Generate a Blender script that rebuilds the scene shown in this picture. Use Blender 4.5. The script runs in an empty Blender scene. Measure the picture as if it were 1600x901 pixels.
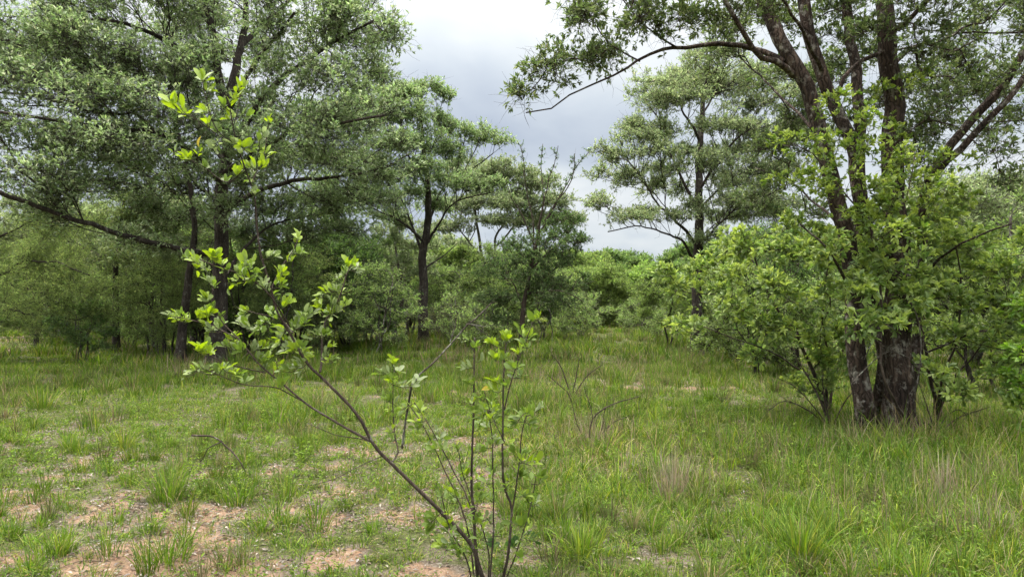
import bpy, math, random
import numpy as np
from math import radians

random.seed(7)
R = np.random.default_rng(11)
scene = bpy.context.scene
COL = scene.collection

# ------------------------------------------------------------------ camera
F = 1067.0                      # focal length in photo pixels (1600 wide)
CAMH = 1.55
PITCH = math.atan(21.5 / F)
cam_data = bpy.data.cameras.new("camera")
cam = bpy.data.objects.new("camera", cam_data)
COL.objects.link(cam)
cam.location = (0, 0, CAMH)
cam.rotation_euler = (radians(90) + PITCH, 0, 0)
cam_data.sensor_width = 36.0
cam_data.lens = 24.0
cam_data.clip_start = 0.05
cam_data.clip_end = 2000
scene.camera = cam

# ------------------------------------------------------------------ light
SUN_EL, SUN_AZ = radians(62), radians(282)     # azimuth measured from +Y clockwise
world = bpy.data.worlds.new("World")
scene.world = world
world.use_nodes = True
nt = world.node_tree
nt.nodes.clear()
N, L = nt.nodes, nt.links


def node(tree, t, **kw):
    n = tree.nodes.new(t)
    for k, v in kw.items():
        if k.startswith("i_"):
            n.inputs[k[2:].replace("_", " ")].default_value = v
        else:
            setattr(n, k, v)
    return n


def math_node(tree, op, a, b=None, c=None, clamp=False):
    n = tree.nodes.new("ShaderNodeMath")
    n.operation = op
    n.use_clamp = clamp
    for i, x in enumerate((a, b, c)):
        if x is None:
            continue
        if isinstance(x, (int, float)):
            n.inputs[i].default_value = x
        else:
            tree.links.new(x, n.inputs[i])
    return n.outputs[0]


def mix_node(tree, fac, a, b):
    n = tree.nodes.new("ShaderNodeMix")
    n.data_type = 'RGBA'
    for s, x in ((0, fac), (6, a), (7, b)):
        if isinstance(x, (int, float)):
            n.inputs[s].default_value = x
        elif isinstance(x, tuple):
            n.inputs[s].default_value = (*x, 1)
        else:
            tree.links.new(x, n.inputs[s])
    return n.outputs[2]


def ramp_node(tree, fac, stops):
    n = tree.nodes.new("ShaderNodeValToRGB")
    el = n.color_ramp.elements
    while len(el) < len(stops):
        el.new(0.5)
    for e, (p, c) in zip(el, stops):
        e.position = p
        e.color = (*c, 1)
    if fac is not None:
        tree.links.new(fac, n.inputs[0])
    return n.outputs[0]


sky = node(nt, "ShaderNodeTexSky", sky_type='NISHITA', sun_disc=False, sun_elevation=SUN_EL,
           sun_rotation=SUN_AZ, air_density=1.0, dust_density=2.0, ozone_density=1.0)
tc = node(nt, "ShaderNodeTexCoord")
sep = node(nt, "ShaderNodeSeparateXYZ")
L.new(tc.outputs["Generated"], sep.inputs[0])
zz = math_node(nt, 'ADD', math_node(nt, 'MAXIMUM', sep.outputs[2], 0.0), 0.22)
cx_ = math_node(nt, 'DIVIDE', sep.outputs[0], zz)
cy_ = math_node(nt, 'DIVIDE', sep.outputs[1], zz)
comb = node(nt, "ShaderNodeCombineXYZ")
L.new(cx_, comb.inputs[0])
L.new(cy_, comb.inputs[1])
comb.inputs[2].default_value = 3.7
n1 = node(nt, "ShaderNodeTexNoise", i_Scale=1.15, i_Detail=5.0, i_Roughness=0.45, i_Distortion=0.3)
L.new(comb.outputs[0], n1.inputs["Vector"])
n2 = node(nt, "ShaderNodeTexNoise", i_Scale=3.1, i_Detail=4.0, i_Roughness=0.5)
L.new(comb.outputs[0], n2.inputs["Vector"])
nsum = math_node(nt, 'ADD', math_node(nt, 'MULTIPLY', n1.outputs[0], 0.8), math_node(nt, 'MULTIPLY', n2.outputs[0], 0.2))
# cloud deck radiance (in the units of the sky texture, world strength 0.1)
cloud = ramp_node(nt, nsum, [(0.33, (.44, .50, .60)), (0.45, (.58, .64, .71)), (0.52, (.68, .73, .77)), (0.62, (.80, .83, .85))])
sc = node(nt, "ShaderNodeVectorMath", operation='SCALE')
warm = mix_node(nt, math_node(nt, 'POWER', math_node(nt, 'MAXIMUM', sep.outputs[2], 0.0), 2.6, clamp=True), cloud, (.80, .76, .66))  # unseen overhead cloud tinted to warm the light on the scene
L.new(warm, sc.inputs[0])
# an overcast deck is brighter overhead; boosted out of frame to light the scene
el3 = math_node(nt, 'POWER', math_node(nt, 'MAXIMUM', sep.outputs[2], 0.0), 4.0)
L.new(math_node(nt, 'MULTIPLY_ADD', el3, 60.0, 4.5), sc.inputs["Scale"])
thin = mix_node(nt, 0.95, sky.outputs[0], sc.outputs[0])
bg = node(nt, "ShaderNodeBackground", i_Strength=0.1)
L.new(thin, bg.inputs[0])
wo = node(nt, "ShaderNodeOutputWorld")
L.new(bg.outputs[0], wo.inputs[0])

sun_data = bpy.data.lights.new("sun", 'SUN')
sun_data.energy = 1.5
sun_data.angle = radians(10)
sun_data.color = (1.0, 0.955, 0.88)
sun = bpy.data.objects.new("sun", sun_data)
COL.objects.link(sun)
sun.location = (-15, 4, 30)
sun.rotation_euler = (radians(90) - SUN_EL, 0, math.pi - SUN_AZ)

scene.view_settings.view_transform = 'Standard'
scene.view_settings.look = 'None'
scene.view_settings.gamma = 1
scene.view_settings.exposure = 1.28
scene.cycles.max_bounces = 6
scene.cycles.diffuse_bounces = 3
scene.cycles.transmission_bounces = 4
scene.cycles.transparent_max_bounces = 4
scene.cycles.caustics_reflective = False
scene.cycles.caustics_refractive = False


# ------------------------------------------------------------------ helpers
def P(px, py, Y):
    """the place seen at photo pixel (px, py) at distance Y ahead"""
    u, v = (px - 800) / F, (450.5 - py) / F
    y = math.cos(PITCH) - v * math.sin(PITCH)
    z = math.sin(PITCH) + v * math.cos(PITCH)
    s = Y / y
    return np.array([u * s, Y, CAMH + z * s])


_tab = np.random.default_rng(5).random((256, 256))


def vn(x, y, scale, seed=0):
    x = np.asarray(x, float) / scale + seed * 17.31 + 1000
    y = np.asarray(y, float) / scale + seed * 9.77 + 1000
    xi, yi = np.floor(x).astype(int), np.floor(y).astype(int)
    fx, fy = x - xi, y - yi
    fx, fy = fx * fx * (3 - 2 * fx), fy * fy * (3 - 2 * fy)
    a, b = _tab[xi % 256, yi % 256], _tab[(xi + 1) % 256, yi % 256]
    c, d = _tab[xi % 256, (yi + 1) % 256], _tab[(xi + 1) % 256, (yi + 1) % 256]
    return (a * (1 - fx) + b * fx) * (1 - fy) + (c * (1 - fx) + d * fx) * fy


def fbm(x, y, scale, seed=0, octs=4):
    s, a, t = 0, 1, 0
    for i in range(octs):
        s = s + a * vn(x, y, scale / 2 ** i, seed + i)
        t += a
        a *= .55
    return s / t


def H(x, y):
    """ground height"""
    x, y = np.asarray(x, float), np.asarray(y, float)
    d = np.sqrt(x * x + y * y)
    h = 0.10 * (fbm(x, y, 2.2, 3) - .5) + 0.022 * (fbm(x, y, .35, 8, 3) - .5)
    return h + 0.35 * (vn(x, y, 14, 6) - .5) * np.clip((d - 9) / 20, 0, 1)


def unit(v):
    return v / np.maximum(np.linalg.norm(v, axis=-1, keepdims=True), 1e-9)


class Acc:
    """collects vertices and faces for ONE mesh"""

    def __init__(self):
        self.v, self.c, self.f3, self.f4, self.n = [], [], [], [], 0

    def add(self, verts, f3=None, f4=None, col=(1, 1, 1)):
        verts = np.asarray(verts, float).reshape(-1, 3)
        m = len(verts)
        self.v.append(verts)
        col = np.asarray(col, float)
        self.c.append(np.broadcast_to(col, (m, 3)) if col.ndim == 1 else col)
        if f3 is not None and len(f3):
            self.f3.append(np.asarray(f3) + self.n)
        if f4 is not None and len(f4):
            self.f4.append(np.asarray(f4) + self.n)
        self.n += m

    def mesh(self, name, mat, smooth=False, origin=(0, 0, 0)):
        V = np.concatenate(self.v) - np.asarray(origin)
        C = np.concatenate(self.c)
        f3 = np.concatenate(self.f3) if self.f3 else np.zeros((0, 3), int)
        f4 = np.concatenate(self.f4) if self.f4 else np.zeros((0, 4), int)
        me = bpy.data.meshes.new(name)
        me.vertices.add(len(V))
        me.vertices.foreach_set("co", V.astype(np.float32).ravel())
        loops = np.concatenate([f3.ravel(), f4.ravel()]).astype(np.int32)
        me.loops.add(len(loops))
        me.loops.foreach_set("vertex_index", loops)
        st = np.concatenate([np.arange(len(f3)) * 3, len(f3) * 3 + np.arange(len(f4)) * 4]).astype(np.int32)
        me.polygons.add(len(st))
        me.polygons.foreach_set("loop_start", st)
        me.update(calc_edges=True)
        ca = me.color_attributes.new("Col", 'FLOAT_COLOR', 'POINT')
        ca.data.foreach_set("color", np.concatenate([C, np.ones((len(C), 1))], 1).astype(np.float32).ravel())
        me.polygons.foreach_set("use_smooth", np.full(len(st), smooth))
        me.materials.append(mat)
        return me


def obj(name, acc, mat, parent=None, smooth=False, origin=(0, 0, 0)):
    me = acc.mesh(name, mat, smooth, origin)
    o = bpy.data.objects.new(name, me)
    COL.objects.link(o)
    if parent is not None:
        o.parent = parent
    return o


def tag(o, label=None, cat=None, group=None, kind=None):
    if label: o["label"] = label
    if cat: o["category"] = cat
    if group: o["group"] = group
    if kind: o["kind"] = kind
    return o


def empty(name, loc, label, cat, group=None):
    o = bpy.data.objects.new(name, None)
    COL.objects.link(o)
    o.location = tuple(float(a) for a in loc)
    o.empty_display_size = .3
    return tag(o, label, cat, group)


def dup(root, loc, rz, s, label, group=None, sz=None):
    r = root.copy()
    COL.objects.link(r)
    r.location = tuple(float(a) for a in loc)
    r.rotation_euler = (0, 0, rz)
    r.scale = (s, s, sz or s)
    r["label"] = label
    if group: r["group"] = group
    for ch in list(root.children):
        c = ch.copy()
        COL.objects.link(c)
        c.parent = r
    return r


# ---- tubes
def catmull(pts, step):
    pts = np.asarray(pts, float)
    if len(pts) < 3:
        n = max(2, int(np.linalg.norm(pts[-1, :3] - pts[0, :3]) / step) + 1)
        t = np.linspace(0, 1, n)[:, None]
        return pts[0] * (1 - t) + pts[-1] * t
    ext = np.vstack([2 * pts[0] - pts[1], pts, 2 * pts[-1] - pts[-2]])
    out = []
    for i in range(1, len(ext) - 2):
        p0, p1, p2, p3 = ext[i - 1:i + 3]
        n = max(1, int(np.linalg.norm(p2[:3] - p1[:3]) / step))
        for t in np.arange(n) / n:
            out.append(.5 * ((2 * p1) + (-p0 + p2) * t + (2 * p0 - 5 * p1 + 4 * p2 - p3) * t * t + (-p0 + 3 * p1 - 3 * p2 + p3) * t ** 3))
    out.append(ext[-2])
    return np.array(out)


def tube(acc, pts, rad, sides=8, rough=0.0, col=(1, 1, 1), cap=True):
    pts = np.asarray(pts, float)
    rad = np.asarray(rad, float)
    n = len(pts)
    T = unit(np.gradient(pts, axis=0)) if n > 2 else np.repeat(unit(pts[-1:] - pts[:1]), n, 0)
    m = T.mean(0)
    ref = np.array([1., 0, 0]) if abs(m[0]) < .6 * np.linalg.norm(m) + 1e-6 else np.array([0, 1., 0])
    A = unit(np.cross(T, ref))
    B = np.cross(T, A)
    th = np.arange(sides) / sides * 2 * math.pi
    rr = rad[:, None] * np.ones(sides)
    if rough:
        zc = pts[:, 2:3] * .5 + pts[:, 0:1]
        ct, st = np.cos(th)[None] + 0 * zc, np.sin(th)[None] + 0 * zc
        g_ = vn(ct * 3.1 + zc * .6, st * 3.1 + zc, 1, 3) + .6 * vn(ct * 7 + zc, st * 7 + zc * 2.5, 1, 9) - .8
        lobes = 1 + rough * (g_ * 1.7 + R.normal(0, .12, (n, sides)))
        rr = rr * lobes
    V = pts[:, None] + (np.cos(th)[None, :, None] * A[:, None] + np.sin(th)[None, :, None] * B[:, None]) * rr[..., None]
    i = np.arange(n - 1)[:, None] * sides
    j = np.arange(sides)[None]
    k = (j + 1) % sides
    f4 = np.stack([i + j, i + k, i + sides + k, i + sides + j], -1).reshape(-1, 4)
    V = V.reshape(-1, 3)
    f3 = None
    if cap:
        V = np.vstack([V, pts[-1] + T[-1] * rad[-1]])
        b = (n - 1) * sides
        f3 = np.stack([b + j[0], b + k[0], np.full(sides, n * sides)], -1)
    acc.add(V, f3, f4, col)


def prisms(acc, a, b, ra, rb, col=(1, 1, 1)):
    """many thin three-sided twigs at once"""
    a, b = np.asarray(a, float), np.asarray(b, float)
    n = len(a)
    if n == 0:
        return
    T = unit(b - a)
    ref = np.where(np.abs(T[:, 2:3]) < .8, np.array([[0, 0, 1.]]), np.array([[1., 0, 0]]))
    A = unit(np.cross(T, ref))
    B = np.cross(T, A)
    V = np.zeros((n, 6, 3))
    for s in range(3):
        d = math.cos(s * 2.0944) * A + math.sin(s * 2.0944) * B
        V[:, s] = a + d * np.reshape(ra, (-1, 1))
        V[:, 3 + s] = b + d * np.reshape(rb, (-1, 1))
    base = np.arange(n)[:, None, None] * 6
    f = np.array([[0, 1, 4, 3], [1, 2, 5, 4], [2, 0, 3, 5]])[None] + base
    acc.add(V.reshape(-1, 3), None, f.reshape(-1, 4), col)


# ---- leaves
T_RHOMB = (np.array([(0, 0, 0), (.5, .5, .12), (.5, -.5, .12), (1, 0, -.05)]), np.array([(0, 1, 3), (0, 3, 2)]), None)
T_HEX = (np.array([(0, 0, 0), (.32, .42, .1), (.72, .42, .06), (1, 0, -.1), (.72, -.42, .06), (.32, -.42, .1), (.5, 0, 0)]),
         np.array([(0, 1, 6), (6, 2, 3), (1, 2, 6), (0, 6, 5), (6, 3, 4), (5, 6, 4)])[:, :], None)
_u = [(0, .04), (.14, .2), (.34, .4), (.58, .5), (.8, .42), (.94, .2), (1.0, 0.0)]
_tv = []
for u_, v_ in _u[:-1]:
    z_ = -.16 * u_ * u_
    _tv += [(u_, 0, z_), (u_, v_, z_ + .16 * v_), (u_, -v_, z_ + .16 * v_)]
_tv.append((1.0, 0, -.15))
_f4 = []
for i_ in range(5):
    a_ = i_ * 3
    _f4 += [(a_, a_ + 3, a_ + 4, a_ + 1), (a_, a_ + 2, a_ + 5, a_ + 3)]
T_OBOV = (np.array(_tv), np.array([(15, 18, 16), (15, 17, 18)]), np.array(_f4))


def leaves(acc, tmpl, p, d, nrm, ln, wd, col):
    """one leaf per row: base p, direction d, facing nrm, length ln, width wd"""
    tv, f3, f4 = tmpl
    n = len(p)
    if n == 0:
        return
    d = unit(d)
    s = unit(np.cross(nrm, d))
    nn = np.cross(d, s)
    ln, wd = np.reshape(ln, (-1, 1, 1)) * np.ones((n, 1, 1)), np.reshape(wd, (-1, 1, 1)) * np.ones((n, 1, 1))
    V = p[:, None] + tv[None, :, 0:1] * ln * d[:, None] + tv[None, :, 1:2] * wd * s[:, None] + tv[None, :, 2:3] * ln * nn[:, None]
    base = np.arange(n)[:, None, None] * len(tv)
    g3 = (f3[None] + base).reshape(-1, 3)
    g4 = (f4[None] + base).reshape(-1, 4) if f4 is not None else None
    acc.add(V.reshape(-1, 3), g3, g4, np.repeat(col, len(tv), 0))


def palette(n, cols, wts, jit=.12):
    cols = np.array(cols)
    w = np.array(wts, float)
    idx = R.choice(len(cols), n, p=w / w.sum())
    c = cols[idx] * (1 + R.normal(0, jit, (n, 1))) * (1 + R.normal(0, jit * .35, (n, 3)))
    return np.clip(c * .8, .004, .7)


# ---- growing a branch system towards points of foliage
def grow(seed_pos, seed_len, seed_par, att, bf=.25):
    n0, na = len(seed_pos), len(att)
    pos = np.vstack([seed_pos, att])
    par = np.full(n0 + na, -1)
    par[:n0] = seed_par
    plen = np.zeros(n0 + na)
    plen[:n0] = seed_len
    best = np.full(na, 1e9)
    bp = np.zeros(na, int)
    bd = np.zeros(na)
    for s in range(0, n0, 64):
        D = np.linalg.norm(att[:, None] - pos[None, s:min(s + 64, n0)], axis=2)
        C = D + bf * plen[None, s:min(s + 64, n0)]
        k = C.argmin(1)
        c = C[np.arange(na), k]
        m = c < best
        best[m] = c[m]
        bp[m] = k[m] + s
        bd[m] = D[np.arange(na), k][m]
    done = np.zeros(na, bool)
    order = []
    for _ in range(na):
        i = int(np.where(done, 1e9, best).argmin())
        done[i] = True
        order.append(n0 + i)
        par[n0 + i] = bp[i]
        plen[n0 + i] = plen[bp[i]] + bd[i]
        d = np.linalg.norm(att - att[i], axis=1)
        c = d + bf * plen[n0 + i]
        m = (~done) & (c < best)
        best[m] = c[m]
        bp[m] = n0 + i
        bd[m] = d[m]
    return pos, par, order


def pad_points(c, r, n, rng=R, top=.35):
    """foliage points in a cushion: clumped, flat underneath, fuller on top"""
    c, r = np.asarray(c, float), np.asarray(r, float)
    k = max(3, n // 7)
    d = unit(rng.normal(0, 1, (k, 3)))
    d[:, 2] = np.abs(d[:, 2]) * (1 if top > 0 else 1) - .35 * (rng.random(k) < .4)
    rad = rng.random(k) ** .35
    cc = d * rad[:, None]
    cc[:, 2] = np.clip(cc[:, 2], -.45, 1)
    q = cc[rng.integers(0, k, n)] + rng.normal(0, .19, (n, 3))
    return c + q * r


def build_tree(name, label, cat, base, limbs, pads, *, spacing=.25, bark, leafmat, pal, wts, leaf=(.06, .024),
               shoot=.22, nshoot=4, nleaf=9, rtip=.0035, pexp=.43, bf=.25, tmpl=T_RHOMB, droop=0.0, group=None,
               dens=1.0, trunk_rough=.1, minr=.004, spread=.75, upn=.9, tipc=None, bare=0, sides=9, gain=1.45, minp=8, extra=0, limbf=.8, whorl=0.0):
    """limbs: [(points (n,3), radius start, radius end)], the first starts at the ground; pads: [(centre, radii)]"""
    base = np.asarray(base, float)
    root = empty(name, base, label, cat, group)
    wood, twig, crown = Acc(), Acc(), Acc()
    sp, sl, spar, off = [], [], [], 0
    limbs = [limbs[0]] + [(a, b * limbf, c * limbf) for a, b, c in limbs[1:]]
    for pts, r0, r1 in limbs:
        q = catmull(pts, .16 if np.linalg.norm(np.asarray(pts)[0] - np.asarray(pts)[-1]) > .8 else .08)
        t = np.linspace(0, 1, len(q))
        w = (.034 if r0 < .055 else .02) * min(1, r0 * 20)
        wob = np.cumsum(R.normal(0, w, (len(q), 3)), 0)
        wob -= t[:, None] * wob[-1]
        q = q + wob * np.sin(t * math.pi)[:, None] * .8
        rad = r1 + (r0 - r1) * (1 - t) ** (1.0 if off == 0 else 1.5)
        if off == 0 or q[0, 2] < base[2] + .25:
            rad = rad * (1 + .55 * np.exp(-np.maximum(q[:, 2] - base[2], 0) / .2))
        tube(wood, q, rad, (sides * 2 if r0 > .07 else sides) if r0 > .03 else 6, trunk_rough if r0 > .03 else .04)
        seg = np.concatenate([[0], np.cumsum(np.linalg.norm(np.diff(q, axis=0), axis=1))])
        bl = 0.0
        if off:
            allp = np.vstack(sp)
            bl = np.concatenate(sl)[np.linalg.norm(allp - q[0], axis=1).argmin()] * .8
        k = max(1, len(q) // 3)
        sp.append(q[k:])
        sl.append(bl + seg[k:] * .8)
        spar.append(np.full(len(q) - k, -1))
        off += len(q) - k
    sp, sl, spar = np.vstack(sp), np.concatenate(sl), np.concatenate(spar)
    att = []
    for c, r in pads:
        vol = 4.19 * r[0] * r[1] * max(r[2], .12)
        n = int(dens * 2.6 * (vol ** .8) / spacing ** 2.1) + minp
        att.append(pad_points(c, r, n))
    att = np.vstack(att)
    att = att[att[:, 2] > base[2] + .05]
    pos, par, order = grow(sp, sl, spar, att, bf)
    n0 = len(sp)
    cnt = np.zeros(len(pos))
    kids = [[] for _ in pos]
    for i in reversed(order):
        cnt[i] = max(cnt[i], 1)
        if par[i] >= 0:
            cnt[par[i]] += cnt[i]
            kids[par[i]].append(i)
    rad = rtip * np.maximum(cnt, 1) ** pexp
    # chains
    starts = [(s, k) for s in range(n0) for k in kids[s]]
    while starts:
        s, k = starts.pop()
        ch = [s, k]
        while kids[ch[-1]]:
            ks = sorted(kids[ch[-1]], key=lambda a: -cnt[a])
            for o_ in ks[1:]:
                starts.append((ch[-1], o_))
            ch.append(ks[0])
        q = pos[ch].copy()
        rr = rad[ch].copy()
        rr[0] = rr[1]
        if len(q) > 3:
            q[1:-1] = .25 * q[:-2] + .5 * q[1:-1] + .25 * q[2:]
            pos[ch[1:-1]] = q[1:-1]
        if rr[1] < minr * 1.2 and len(q) <= 3:
            prisms(twig, q[:-1], q[1:], rr[:-1], rr[1:] * .7)
            continue
        X = np.hstack([q, rr[:, None]])
        X = catmull(X, .22) if rr[1] > minr * 2 else X
        if len(X) > 4 and rr[1] > minr * 1.5:
            X[1:-1, :3] += R.normal(0, .022, (len(X) - 2, 3))
        tube(wood if rr[1] > minr * 3 else twig, X[:, :3], np.maximum(X[:, 3], rtip * .7),
             6 if rr[1] > .03 else (5 if rr[1] > .012 else 4), .05)
    # leafy shoots
    A = pos[n0:]
    pd = unit(A - pos[np.maximum(par[n0:], 0)])
    k = nshoot
    sb = np.repeat(A, k, 0)
    sd = np.repeat(pd, k, 0) * .45 + unit(R.normal(0, 1, (len(sb), 3))) * spread + np.array([0, 0, .45 - droop])
    sd = unit(sd)
    sL = shoot * R.uniform(.5, 1.25, len(sb))
    if bare:
        keep = R.random(len(sb)) > bare
    tip = sb + sd * sL[:, None]
    tip[:, 2] -= droop * sL * .5
    prisms(twig, sb, tip, np.full(len(sb), rtip * .8), np.full(len(sb), rtip * .35))
    if extra:
        eb = np.repeat(A, extra, 0) + R.normal(0, .05, (len(A) * extra, 3))
        ed_ = unit(R.normal(0, 1, eb.shape) + np.array([0, 0, .3]))
        e1 = eb + ed_ * shoot * R.uniform(.6, 1.6, (len(eb), 1))
        e2 = e1 + unit(ed_ + R.normal(0, .5, eb.shape)) * shoot * .6
        prisms(twig, eb, e1, np.full(len(eb), rtip * .8), np.full(len(eb), rtip * .5))
        prisms(twig, e1, e2, np.full(len(eb), rtip * .5), np.full(len(eb), rtip * .25))
    if bare:
        sb, sd, sL, tip = sb[keep], sd[keep], sL[keep], tip[keep]
    m = nleaf
    idx = np.repeat(np.arange(len(sb)), m)
    t = 1 - R.random(len(idx)) ** 1.35 * .95
    wh = (R.random(len(idx)) < whorl)
    t = np.where(wh, 1 - .14 * R.random(len(idx)), t)
    lp = sb[idx] * (1 - t[:, None]) + tip[idx] * t[:, None]
    ld = sd[idx] * np.where(wh, .75, .55)[:, None] + unit(R.normal(0, 1, (len(idx), 3))) * .8 + np.array([0, 0, .12 - droop * .6])
    nr = unit(R.normal(0, 1, (len(idx), 3))) * .75 + np.array([0, 0, upn])
    col = palette(len(idx), pal, wts) * gain
    acl = (1 + R.normal(0, .13, (len(A), 1)))[np.repeat(np.arange(len(A)), k)]
    if bare:
        acl = acl[keep]
    col = col * acl[idx]
    if tipc is not None:
        f = (np.clip((t - .6) / .4, 0, 1) * (R.random(len(sb)) < .38)[idx])[:, None] * .8
        col = col * (1 - f) + np.array(tipc) * f
    s = R.uniform(.6, 1.2, len(idx))
    leaves(crown, tmpl, lp, ld, nr, leaf[0] * s, leaf[1] * s, np.clip(col, .004, .7))

    obj("trunk", wood, bark, root, True, base)
    if twig.n:
        obj("twig", twig, bark, root, False, base)["kind"] = "stuff"
    obj("crown", crown, leafmat, root, False, base)
    return root


# ------------------------------------------------------------------ materials
def new_mat(name):
    m = bpy.data.materials.new(name)
    m.use_nodes = True
    m.node_tree.nodes.clear()
    return m, m.node_tree


def leaf_material(name, under=(.2, .25, .15), uf=.35, trans=.35, rough=.5, spec=.35):
    m, t = new_mat(name)
    at = node(t, "ShaderNodeVertexColor", layer_name="Col")
    geo = node(t, "ShaderNodeNewGeometry")
    c = mix_node(t, math_node(t, 'MULTIPLY', geo.outputs["Backfacing"], uf), at.outputs[0], under)
    p = node(t, "ShaderNodeBsdfPrincipled", i_Roughness=rough)
    p.inputs["Specular IOR Level"].default_value = spec
    t.links.new(c, p.inputs["Base Color"])
    tr = node(t, "ShaderNodeBsdfTranslucent")
    hs = node(t, "ShaderNodeHueSaturation", i_Saturation=1.15, i_Value=1.5)
    t.links.new(at.outputs[0], hs.inputs["Color"])
    t.links.new(hs.outputs[0], tr.inputs[0])
    mx = node(t, "ShaderNodeMixShader")
    mx.inputs[0].default_value = trans
    t.links.new(p.outputs[0], mx.inputs[1])
    t.links.new(tr.outputs[0], mx.inputs[2])
    o = node(t, "ShaderNodeOutputMaterial")
    t.links.new(mx.outputs[0], o.inputs[0])
    return m


def bark_material(name, dark, light, lichen=None, scale=14.0, lich=.0, bump=.6):
    m, t = new_mat(name)
    tc = node(t, "ShaderNodeTexCoord")
    mp = node(t, "ShaderNodeMapping")
    mp.inputs["Scale"].default_value = (1, 1, .16)
    t.links.new(tc.outputs["Object"], mp.inputs[0])
    n = node(t, "ShaderNodeTexNoise", i_Scale=scale, i_Detail=8.0, i_Roughness=.65, i_Distortion=.6)
    t.links.new(mp.outputs[0], n.inputs["Vector"])
    vo = node(t, "ShaderNodeTexVoronoi", feature='DISTANCE_TO_EDGE', i_Scale=scale * 2.2)
    mp2 = node(t, "ShaderNodeMapping")
    mp2.inputs["Scale"].default_value = (1, 1, .12)
    wv = node(t, "ShaderNodeTexNoise", i_Scale=6.0, i_Detail=3.0)
    t.links.new(tc.outputs["Object"], wv.inputs["Vector"])
    wm = node(t, "ShaderNodeVectorMath", operation='MULTIPLY_ADD')
    t.links.new(wv.outputs["Color"], wm.inputs[0])
    wm.inputs[1].default_value = (.12, .12, .12)
    t.links.new(tc.outputs["Object"], wm.inputs[2])
    t.links.new(wm.outputs[0], mp2.inputs[0])
    t.links.new(mp2.outputs[0], vo.inputs["Vector"])
    cr = math_node(t, 'MULTIPLY', vo.outputs[0], 5.0, clamp=True)
    c = ramp_node(t, n.outputs[0], [(.3, dark), (.7, light)])
    c = mix_node(t, math_node(t, 'MULTIPLY', math_node(t, 'SUBTRACT', 1.0, cr), .6), c, tuple(x * .35 for x in dark))
    nb = node(t, "ShaderNodeTexNoise", i_Scale=2.3, i_Detail=4.0, i_Roughness=.6)
    t.links.new(tc.outputs["Object"], nb.inputs["Vector"])
    hb = node(t, "ShaderNodeHueSaturation")
    t.links.new(c, hb.inputs["Color"])
    t.links.new(math_node(t, 'MULTIPLY_ADD', nb.outputs[0], 2.4, -.15), hb.inputs["Value"])
    c = hb.outputs[0]
    if lichen:
        n3 = node(t, "ShaderNodeTexNoise", i_Scale=9.0, i_Detail=6.0, i_Roughness=.7)
        t.links.new(tc.outputs["Object"], n3.inputs["Vector"])
        k = math_node(t, 'MULTIPLY', math_node(t, 'SUBTRACT', n3.outputs[0], .56 - lich * .1), 9.0, clamp=True)
        c = mix_node(t, math_node(t, 'MULTIPLY', k, .8), c, lichen)
    p = node(t, "ShaderNodeBsdfPrincipled", i_Roughness=.9)
    p.inputs["Specular IOR Level"].default_value = .15
    t.links.new(c, p.inputs["Base Color"])
    h = math_node(t, 'ADD', math_node(t, 'MULTIPLY', n.outputs[0], .7), math_node(t, 'MULTIPLY', cr, .5))
    b = node(t, "ShaderNodeBump", i_Strength=bump, i_Distance=.03)
    t.links.new(h, b.inputs["Height"])
    t.links.new(b.outputs[0], p.inputs["Normal"])
    o = node(t, "ShaderNodeOutputMaterial")
    t.links.new(p.outputs[0], o.inputs[0])
    return m


M_LEAF = leaf_material("leaf", (.21, .24, .14), .4, .48)
M_SILVER = leaf_material("silvery leaf", (.32, .35, .25), .5, .48, .5, .25)
M_BRIGHT = leaf_material("fresh leaf", (.26, .34, .16), .35, .42, .42, .4)
M_GRASS = leaf_material("grass blade", (.12, .18, .05), .1, .38, .65, .14)
M_BARK = bark_material("grey brown bark", (.045, .036, .030), (.15, .125, .105), (.30, .31, .27), 14, .5)
M_BARK_DARK = bark_material("dark bark", (.026, .021, .018), (.085, .07, .06), (.2, .21, .18), 12, -.2)
M_BARK_RED = bark_material("reddish flaking bark", (.020, .015, .013), (.095, .066, .053), (.27, .25, .22), 11, .25, .9)
M_STEM = bark_material("thin dark stem", (.035, .026, .022), (.10, .075, .06), (.22, .21, .18), 60, -.1, .3)
M_DRY = leaf_material("dry straw", (.3, .24, .16), .2, .2, .8, .1)


def stone_material():
    m, t = new_mat("stone")
    at = node(t, "ShaderNodeVertexColor", layer_name="Col")
    p = node(t, "ShaderNodeBsdfPrincipled", i_Roughness=.85)
    t.links.new(at.outputs[0], p.inputs["Base Color"])
    o = node(t, "ShaderNodeOutputMaterial")
    t.links.new(p.outputs[0], o.inputs[0])
    return m


M_STONE = stone_material()


# ------------------------------------------------------------------ ground
def gp(px, py):
    """ground point seen at a photo pixel below the horizon"""
    Y = 1654.0 / (py - 472)
    return (px - 800) / F * Y, Y


BARE = [(30, 785, 95, 30, 1), (190, 868, 120, 34, 1), (430, 888, 130, 20, 1), (130, 770, 60, 14, .7), (670, 885, 110, 22, 1.),
        (600, 815, 90, 28, .75), (480, 700, 130, 22, .45), (410, 672, 60, 14, .4), (1040, 604, 130, 7, .9), (1000, 597, 80, 5, .8),
        (70, 528, 160, 6, 1), (0, 545, 60, 6, .8), (520, 770, 60, 12, .8), (560, 870, 120, 30, .75), (20, 730, 60, 12, .6),
        (870, 670, 60, 14, .4), (330, 810, 100, 24, .7), (1190, 620, 60, 5, .6), (960, 830, 40, 12, .35), (720, 700, 100, 20, .4),
        (780, 610, 90, 8, .35), (1110, 690, 40, 9, .35)]


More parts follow.
